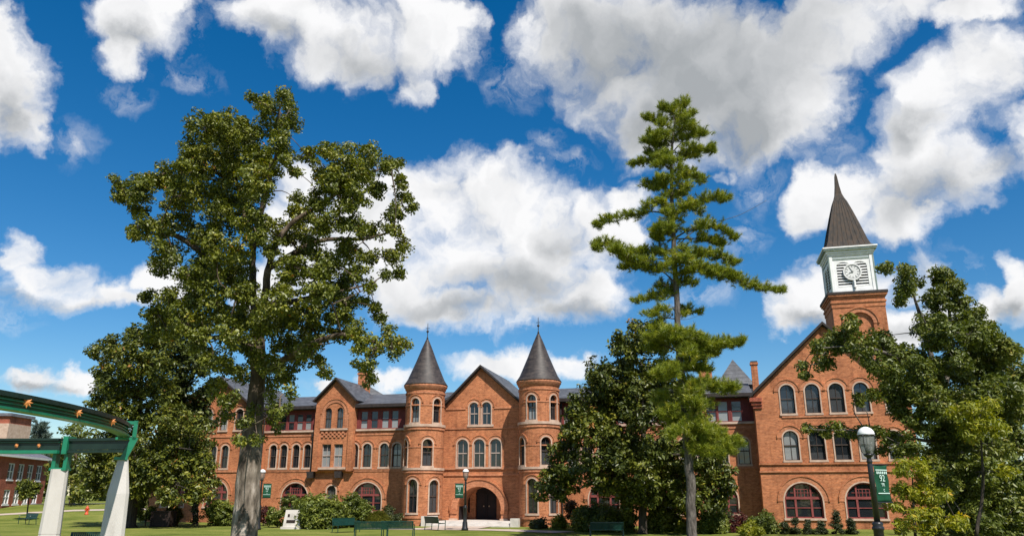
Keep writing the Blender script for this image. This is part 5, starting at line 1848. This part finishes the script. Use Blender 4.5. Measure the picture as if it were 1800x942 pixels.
for k in range(16):                            # dead twigs
    py_ = 330 + k * 26 + rngp.uniform(-8, 8)
    c_ = 1180 + max(0, py_ - 300) * 0.045
    sx_ = rngp.choice((-1, 1))
    PB.append((py_, [(c_ + sx_ * 18, py_ - 3), (c_ + sx_ * rngp.uniform(28, 46), py_ + rngp.uniform(-16, 4))], rngp.uniform(-0.8, 0.8), 0.018, 0))
conifer('pine_tree', 'tall ragged pine with open tiered boughs standing before the right magnolia', 'tree', 35.0, pine_tr, PB, M['needle'], M['bark_pine'],
        0.20, 0.0095, 44, 0.048, 0.60, 21)

# far pale conifers beside the far building
for i, (px, top, w, D, lab) in enumerate(((40, 742, 12, 125, 'pale far conifer seen just above the grey roof, left one'), (72, 736, 14, 128, 'pale far conifer above the grey roof, nearest the beam'))):
    tr_ = ([(px, 884, 0), (px, 820, 0), (px, top, 0)], [0.25, 0.18, 0.04])
    br = []
    for k in range(16):
        py = top + 6 + k * 5
        for s in (-1, 1):
            br.append((py, [(px + s * w * (0.3 + 0.05 * k), py + 3)], random.uniform(-1.5, 1.5), 0.05, 1.0))
    conifer('pine_tree', lab, 'tree', D, tr_, br, M['needle_far'], M['bark_dark'], 0.5, 0.05, 14, 0.3, 1.2, 60 + i, group='far pale conifers')


def shrub(name, label, D, px, py_top, py_bot, hw, lm, seed, size=0.16, asp=0.5, per=26, clump=0.24, tone=0.45, cat='shrub', n=None, pointed=False, group=None):
    """a bushy shrub given by its outline in the photograph"""
    rng = random.Random(seed)
    hw *= 1.3
    py_top -= 3
    hgt = py_bot - py_top
    blobs = []
    n = n or max(6, int(hw * hgt / 60))
    for k in range(n):
        t = rng.random()
        wv = hw * (1 - t * 0.95 if pointed else math.sqrt(max(0.05, 1 - (2 * t - 0.75) ** 2 * 0.55)))
        x = px + rng.uniform(-1, 1) * wv * 0.8
        blobs.append((x, py_bot - 4 - t * (hgt - 8), max(5.5, hw * rng.uniform(0.34, 0.55) * (0.6 if pointed else 1))))
    limbs = [([(px, py_bot + 2, 0), (px + 1, (py_top + py_bot) / 2, 0), (px, py_top + hgt * 0.25, 0)], [0.05, 0.035, 0.015])]
    return plant(name, label, cat, D, blobs, limbs, lm, size, asp, 1.0, M['bark_dark'], depth=hw * D / F * 0.8, layers=1, seed=seed,
                 per=per, clump=clump, tone_mid=tone, twig=0.01, crown='foliage', stem='stems', group=group)


def grass_mound(label, D, px, py_top, py_bot, hw, seed, n=2600, group=None):
    rng = np.random.default_rng(seed)
    b = P(px, py_bot, D)
    gz = terrain(b.x, D)
    root = empty('ornamental_grass', (b.x, D, gz))
    tag(root, label, 'ornamental grass', group)
    s = pxm(py_bot, D)
    hgt, R = (py_bot - py_top) * s, hw * s
    a = rng.uniform(0, 2 * PI, n)
    lean = rng.uniform(0.1, 1.0, n)
    r0 = rng.uniform(0, 0.35, n) * R
    d = np.stack([np.cos(a), np.sin(a), np.zeros(n)], 1)
    h = hgt * np.sqrt(1 - 0.75 * lean ** 2) * rng.uniform(0.8, 1.1, n)
    base = d * r0[:, None]
    midp = d * (r0 + R * 0.45 * lean)[:, None] + np.stack([0 * h, 0 * h, h * 0.85], 1)
    tip = d * (r0 + R * 0.85 * lean)[:, None] + np.stack([0 * h, 0 * h, h * (1.0 - 0.35 * lean)], 1)
    sd = np.stack([-np.sin(a), np.cos(a), 0 * a], 1) * 0.02
    V = np.stack([base - sd, base + sd, midp + sd, midp - sd, tip], 1).reshape(-1, 3)
    k = np.arange(n) * 5
    Fq = np.stack([np.stack([k, k + 1, k + 2], 1), np.stack([k, k + 2, k + 3], 1), np.stack([k + 3, k + 2, k + 4], 1)], 1).reshape(-1, 3)
    np_mesh('blades', V, Fq, rng.normal(0.5, 0.2, n), M['blade'], root, 5)
    mb = MB()
    mb.lathe([(R * 0.4, 0), (R * 0.42, hgt * 0.15), (R * 0.2, hgt * 0.35), (0.02, hgt * 0.4)], n=12)
    mb.build('clump_base', M['leaf_dark'], root, True)
    return root


GS = 'foundation shrubs along the hall'
grass_mound('yellow green ornamental grass mound behind the dark brown box', 63.5, 302, 882, 918, 26, 31, group='yellow green grass mounds')
grass_mound('yellow green ornamental grass mound behind the row of benches', 59.5, 664, 896, 926, 26, 32, group='yellow green grass mounds')
shrub('shrub', 'tall wispy olive shrub left of the ornamental grass, by the magnolia trunk', 63, 256, 872, 917, 14, M['leaf_shrub'], 40, tone=0.4, group=GS)
shrub('shrub', 'rounded green shrub left of the big oak trunk under the arched window', 63.5, 390, 890, 920, 24, M['leaf_shrub'], 41, tone=0.5, group=GS)
shrub('shrub', 'small upright dark shrub beside the big oak trunk, on its left', 62, 347, 880, 920, 7, M['leaf_dark'], 42, group=GS)
shrub('shrub', 'dark red barberry shrub just right of the big oak trunk', 63, 463, 880, 919, 12, M['leaf_red'], 43, size=0.14, group=GS)
shrub('shrub', 'leafy shrub left of the white stone marker', 60, 488, 880, 925, 13, M['leaf_shrub'], 44, group=GS)
shrub('shrub', 'thin tall shrub behind the white stone marker', 62, 514, 872, 915, 16, M['leaf_shrub'], 45, tone=0.35, group=GS)
shrub('shrub', 'big leafy shrub with large leaves right of the white stone marker', 58.5, 565, 884, 927, 34, M['leaf_shrub'], 46, size=0.24, asp=0.35, clump=0.32, tone=0.5, group=GS)
shrub('shrub', 'tall green shrub under the big arched window left of the turret', 60, 622, 872, 922, 22, M['leaf_shrub'], 47, tone=0.4, group=GS)
shrub('shrub', 'straggly shrub in the shade against the left turret', 62, 690, 892, 922, 14, M['leaf_dark'], 48, tone=0.5, group=GS)
shrub('shrub', 'bright green rounded shrub right of the right turret', 57, 986, 910, 938, 16, M['leaf_yellow'], 49, tone=0.25, group=GS)
shrub('shrub', 'low dark hedge piece at the foot of the right turret', 58, 950, 920, 940, 16, M['leaf_dark'], 50, group=GS)
shrub('crape_myrtle', 'small rusty headed crape myrtle against the wall right of the turret', 57, 1008, 884, 912, 15, M['leaf_rust'], 51, size=0.13, cat='small tree')
shrub('shrub', 'leafy green shrub under the big arched window behind the magnolia', 54, 1050, 900, 940, 34, M['leaf_shrub'], 52, tone=0.45, group=GS)
shrub('shrub', 'tall pale leaved shrub between the magnolia and pine trunks', 53, 1164, 894, 942, 24, M['leaf_shrub'], 53, size=0.2, tone=0.6, group=GS)
shrub('shrub', 'green shrub just right of the pine trunk', 51, 1248, 905, 942, 24, M['leaf_shrub'], 54, tone=0.5, group=GS)
shrub('shrub', 'dense green shrub between the dark green bench and the magnolia trunk', 53, 1100, 900, 942, 20, M['leaf_shrub'], 61, tone=0.55, group=GS)
shrub('shrub', 'low shrub filling the gap between the pale leaved shrub and the pine trunk', 52, 1200, 914, 942, 14, M['leaf_yellow'], 62, tone=0.3, group=GS)
shrub('shrub', 'dark shrub in the shaded corner just left of the dark red shrub', 52.5, 1274, 902, 942, 14, M['leaf_dark'], 63, tone=0.5, group=GS)
shrub('shrub', 'dark red shrub in the shaded corner of the gabled wing', 52, 1296, 906, 942, 16, M['leaf_red'], 55, size=0.14, group=GS)
shrub('shrub', 'rounded dark yew at the left corner of the gabled wing', 50, 1345, 908, 944, 22, M['leaf_shrub'], 56, size=0.12, clump=0.2, tone=0.3, group=GS)
shrub('shrub', 'low yellow green shrub at the foot of the rounded yew', 48, 1318, 926, 944, 18, M['leaf_yellow'], 57, size=0.12, clump=0.2, tone=0.4, group=GS)
for i, (px, top, hw, lab) in enumerate(((1380, 918, 9, 'short rounded conifer next to the yew by the gabled wing'), (1398, 912, 8, 'slim dark conifer below the left edge of the first arched window'),
                                        (1420, 914, 8, 'slim dark conifer below the middle of the first arched window'), (1443, 918, 13, 'bushy low conifer below the right edge of the first arched window'),
                                        (1470, 898, 12, 'tallest pointed dark conifer, between the two big arched windows'), (1497, 912, 9, 'pointed dark conifer below the second arched window'),
                                        (1578, 912, 10, 'pointed dark conifer under the yellow green young tree'))):
    shrub('dwarf_conifer', lab, 49.5, px, top, 946, hw, M['leaf_dark'], 70 + i, size=0.10, asp=0.35, clump=0.14, per=30, tone=0.35, pointed=True, n=16, cat='conifer', group='pointed conifers below the gabled wing')

rngw = np.random.default_rng(99)
Cw, Ow, Tw = [], [], []
for i in range(220):
    x = rngw.uniform(-190, -38) if i % 2 else rngw.uniform(34, 190)
    y = 150 + rngw.uniform(-8, 12)
    r_ = rngw.uniform(2.5, 5.0)
    z = rngw.uniform(0.3, 9.0)
    g = unit(rngw.normal(0, 1, (170, 3))) * r_ * rngw.uniform(0.3, 1, (170, 1)) ** 0.4
    Cw.append(np.array([x, y, max(z, 1)]) + g)
    Ow.append(unit(g))
    Tw.append(np.clip(rngw.normal(0.4, 0.1) + rngw.normal(0, 0.13, 170), 0, 1))
Cw, Ow, Tw = np.concatenate(Cw), np.concatenate(Ow), np.concatenate(Tw)
Vw, Fw = leaves(Cw, Ow, 1.1, 0.6, Tw, rngw)
woods = np_mesh('far_woods', Vw, Fw, Tw, M['leaf_oak2'], None, 4)
tag(woods, 'far line of woods beyond the campus', kind='stuff')

# ------------------------------------------------------------------ sky, clouds and sun
SUN_AZ = math.radians(25)      # to the right of straight behind the camera
SUN_EL = math.radians(52)
sun_dir = Vector((math.sin(SUN_AZ) * math.cos(SUN_EL), -math.cos(SUN_AZ) * math.cos(SUN_EL), math.sin(SUN_EL)))
sd_ = bpy.data.lights.new('sun', 'SUN')
sd_.energy = 4.6
sd_.angle = math.radians(0.5)
sd_.color = (1.0, 0.94, 0.85)
so = bpy.data.objects.new('sun', sd_)
COL.objects.link(so)
so.rotation_euler = (-sun_dir).to_track_quat('-Z', 'Y').to_euler()
so.location = (20, -30, 60)

world = bpy.data.worlds.new('World')
scene.world = world
world.use_nodes = True
nt = world.node_tree
N, K = nt.nodes, nt.links
bgn = N['Background']
sky = N.new('ShaderNodeTexSky')
sky.sky_type = 'NISHITA'
sky.sun_disc = False
sky.sun_elevation = SUN_EL
sky.sun_rotation = math.atan2(sun_dir.x, sun_dir.y)
sky.air_density = 1.0
sky.dust_density = 0.3
sky.ozone_density = 2.5
hsv = N.new('ShaderNodeHueSaturation')
hsv.inputs['Saturation'].default_value = 1.44
hsv.inputs['Value'].default_value = 1.27
K.new(sky.outputs[0], hsv.inputs['Color'])


def math_n(op, a=None, b=None, c=None):
    m = N.new('ShaderNodeMath')
    m.operation = op
    for i, q in enumerate((a, b, c)):
        if q is None: continue
        if isinstance(q, (int, float)): m.inputs[i].default_value = q
        else: K.new(q, m.inputs[i])
    return m.outputs[0]


tcn = N.new('ShaderNodeTexCoord')
sp_ = N.new('ShaderNodeSeparateXYZ')
K.new(tcn.outputs['Generated'], sp_.inputs[0])
az_ = math_n('ARCTAN2', sp_.outputs[0], sp_.outputs[1])
el_ = math_n('ARCSINE', sp_.outputs[2])
cmb = N.new('ShaderNodeCombineXYZ')
K.new(az_, cmb.inputs[0])
K.new(el_, cmb.inputs[1])


def noise(vec, scale, detail, rough, lac=2.0):
    q = N.new('ShaderNodeTexNoise')
    q.inputs['Scale'].default_value = scale
    q.inputs['Detail'].default_value = detail
    q.inputs['Roughness'].default_value = rough
    q.inputs['Lacunarity'].default_value = lac
    K.new(vec, q.inputs['Vector'])
    return q


def vec(op, a, b=None, c=None):
    m = N.new('ShaderNodeVectorMath')
    m.operation = op
    for i, q in enumerate((a, b, c)):
        if q is None: continue
        if isinstance(q, (tuple, list)): m.inputs[i].default_value = q
        else: K.new(q, m.inputs[i])
    return m.outputs['Value'] if op == 'LENGTH' else m.outputs[0]


warp = noise(cmb.outputs[0], 9.0, 6, 0.6)
pos = vec('MULTIPLY_ADD', vec('SUBTRACT', warp.outputs['Color'], (0.5, 0.5, 0.5)), (0.13, 0.10, 0.0), cmb.outputs[0])


def azel(px, py):
    d = Vector(ray(px, py)).normalized()
    return math.atan2(d.x, d.y), math.asin(d.z)


def blob_field(bl, src, k=0.25):
    acc = None
    for q in bl:
        px, py, rx, ry = q[:4]
        a, e = azel(px, py)
        a1, _ = azel(px + rx, py)
        a0, _ = azel(px - rx, py)
        _, e1 = azel(px, py - ry)
        _, e0 = azel(px, py + ry)
        ra, re = (a1 - a0) / 2, (e1 - e0) / 2
        v = vec('MULTIPLY_ADD', src, (1 / ra, 1 / re, 0), (-a / ra, -e / re, 0))
        ln_ = vec('LENGTH', v)
        if len(q) > 4: ln_ = math_n('ADD', ln_, q[4])
        acc = ln_ if acc is None else math_n('SMOOTH_MIN', acc, ln_, k)
    return acc


CL = [(15, 130, 85, 85), (40, 210, 50, 55), (-40, 160, 90, 120), (0, 60, 40, 40),
      (230, 35, 105, 55), (215, 90, 45, 42), (290, 10, 60, 35),
      (500, 25, 120, 75), (630, 70, 150, 95), (725, 60, 130, 95), (722, 150, 45, 40), (560, 110, 60, 38), (800, 30, 60, 40),
      (950, 50, 80, 75), (1100, 90, 170, 130), (1250, 120, 190, 140), (1390, 150, 110, 130), (1280, 230, 130, 90), (1460, 50, 180, 80), (1180, 210, 110, 80), (1255, 300, 50, 25), (1360, 250, 60, 50),
      (1660, 180, 130, 110), (1600, 285, 120, 80), (1725, 130, 120, 95), (1480, 350, 100, 55), (1420, 385, 55, 35), (1560, 385, 100, 50), (1700, 300, 120, 70), (1790, 240, 80, 90), (1560, 25, 120, 50), (1700, 15, 120, 32),
      (850, 365, 170, 85), (900, 450, 190, 110), (760, 335, 80, 50), (1000, 400, 95, 85), (940, 520, 150, 55), (1030, 500, 80, 45), (800, 540, 120, 42),
      (560, 420, 110, 95), (650, 400, 110, 100), (520, 325, 70, 45), (680, 510, 90, 60), (470, 500, 70, 60), (310, 500, 50, 40),
      (90, 478, 110, 45), (175, 512, 80, 34), (25, 440, 50, 45), (245, 524, 50, 22, .3),
      (40, 660, 75, 24), (140, 668, 60, 22), (880, 640, 150, 30), (690, 675, 60, 20), (990, 640, 60, 28), (560, 692, 40, 10),
      (1430, 535, 80, 42), (1385, 565, 60, 30), (1500, 490, 90, 48), (1600, 480, 60, 38), (1640, 545, 60, 55), (1745, 530, 48, 42), (1795, 500, 38, 65), (1600, 560, 70, 50),
      (1110, 345, 60, 36, .35), (1110, 400, 50, 50, .2),
      (-250, 300, 160, 80), (-300, 620, 200, 60), (2050, 350, 200, 120), (2100, 600, 160, 60), (600, -160, 260, 90), (1300, -220, 380, 120)]
GR = [(1240, 110, 250, 150), (1090, 110, 170, 130), (1300, 230, 130, 70), (1150, 220, 110, 60), (900, 500, 170, 60, .25), (800, 545, 130, 35, .2), (980, 430, 50, 60, .35),
      (490, 70, 80, 40, .3), (640, 110, 120, 60, .25), (230, 70, 70, 40, .3), (20, 190, 60, 80, .25), (1640, 340, 140, 60, .15), (1600, 230, 70, 50, .3), (1740, 300, 80, 50, .2), (1450, 570, 80, 20),
      (60, 520, 120, 18), (60, 675, 90, 12), (1000, 540, 90, 25), (1640, 560, 70, 30), (1790, 540, 40, 30)]
WI = [(955, 254, 34, 26), (990, 288, 60, 22), (325, 135, 60, 24), (225, 160, 50, 30), (1225, 520, 70, 34), (45, 545, 60, 26), (130, 240, 60, 50), (900, 150, 50, 60), (1330, 330, 60, 40), (1440, 250, 60, 70), (560, 690, 60, 20), (1300, 420, 50, 60), (1680, 470, 60, 40), (330, 60, 40, 60)]
wif = blob_field(WI, pos, 0.2)
fld = blob_field(CL, pos, 0.18)
grf = blob_field(GR, pos, 0.3)
fb = noise(pos, 9.0, 10, 0.55)
D0 = math_n('SUBTRACT', 1.0, fld)
D1 = math_n('MINIMUM', D0, 0.55)
dens = math_n('MULTIPLY_ADD', math_n('SUBTRACT', fb.outputs['Fac'], 0.5), 2.7, D1)
# scattered fair-weather cloud for the part of the sky behind and beside the camera
gen = noise(vec('MULTIPLY', tcn.outputs['Generated'], (1, 1, 2.2)), 2.6, 10, 0.58)
behind = math_n('MULTIPLY', math_n('SUBTRACT', math_n('ABSOLUTE', az_), 0.95), 3.0)
behind.node.use_clamp = True
gd = math_n('MULTIPLY', math_n('SUBTRACT', gen.outputs['Fac'], 0.54), 3.0)
gd = math_n('SUBTRACT', math_n('ADD', gd, behind), 1.0)
dens = math_n('MAXIMUM', dens, gd)
mr = N.new('ShaderNodeMapRange')
mr.interpolation_type = 'SMOOTHSTEP'
mr.inputs[1].default_value = -0.20
mr.inputs[2].default_value = 0.56
K.new(dens, mr.inputs[0])
wn = noise(pos, 26.0, 9, 0.62)
wv = math_n('MULTIPLY', math_n('SUBTRACT', wn.outputs['Fac'], 0.44), 2.6)
wv.node.use_clamp = True
wb = math_n('SUBTRACT', 1.15, wif)
wb.node.use_clamp = True
wisp = math_n('MULTIPLY', math_n('MULTIPLY', wv, wb), 0.85)
up_ = math_n('GREATER_THAN', sp_.outputs[2], -0.02)
alpha = math_n('MULTIPLY', math_n('MAXIMUM', mr.outputs[0], wisp), up_)
# billow relief: compare the noise with itself a little way towards the sun (up and to the right)
fb1 = noise(pos, 9.0, 4, 0.5)
fb2 = noise(vec('ADD', pos, (0.014, 0.028, 0)), 9.0, 4, 0.5)
rel = math_n('MULTIPLY', math_n('SUBTRACT', fb2.outputs['Fac'], fb1.outputs['Fac']), 1.5)
gsoft = N.new('ShaderNodeMapRange')
gsoft.interpolation_type = 'SMOOTHSTEP'
gsoft.inputs[1].default_value = 1.45
gsoft.inputs[2].default_value = 0.1
K.new(math_n('MULTIPLY_ADD', math_n('SUBTRACT', fb1.outputs['Fac'], 0.5), -0.9, grf), gsoft.inputs[0])
core = N.new('ShaderNodeMapRange')
core.inputs[1].default_value = 0.25
core.inputs[2].default_value = 1.1
core.inputs[3].default_value = 0.0
core.inputs[4].default_value = 0.18
K.new(dens, core.inputs[0])
shade = math_n('ADD', math_n('ADD', math_n('MULTIPLY', gsoft.outputs[0], 0.90), core.outputs[0]), rel)
shade.node.use_clamp = True
ccol = N.new('ShaderNodeMix')
ccol.data_type = 'RGBA'
ccol.inputs[6].default_value = (10.4, 10.4, 10.5, 1)
ccol.inputs[7].default_value = (4.3, 4.55, 4.8, 1)
K.new(shade, ccol.inputs[0])
fin = N.new('ShaderNodeMix')
fin.data_type = 'RGBA'
K.new(alpha, fin.inputs[0])
K.new(hsv.outputs[0], fin.inputs[6])
K.new(ccol.outputs[2], fin.inputs[7])
K.new(fin.outputs[2], bgn.inputs['Color'])
bgn.inputs['Strength'].default_value = 0.066
world.cycles.sampling_method = 'MANUAL'
world.cycles.sample_map_resolution = 512

vs_ = scene.view_settings
scene.display_settings.display_device = 'sRGB'
vs_.view_transform = 'Standard'
vs_.look = 'None'
vs_.exposure = 0.5
vs_.gamma = 1.0
vs_.use_curve_mapping = False
scene.cycles.max_bounces = 6
scene.cycles.diffuse_bounces = 3
scene.cycles.glossy_bounces = 2
scene.cycles.transmission_bounces = 4
scene.cycles.transparent_max_bounces = 6
scene.cycles.use_denoising = True
print('leaf windows', WCOUNT[0])
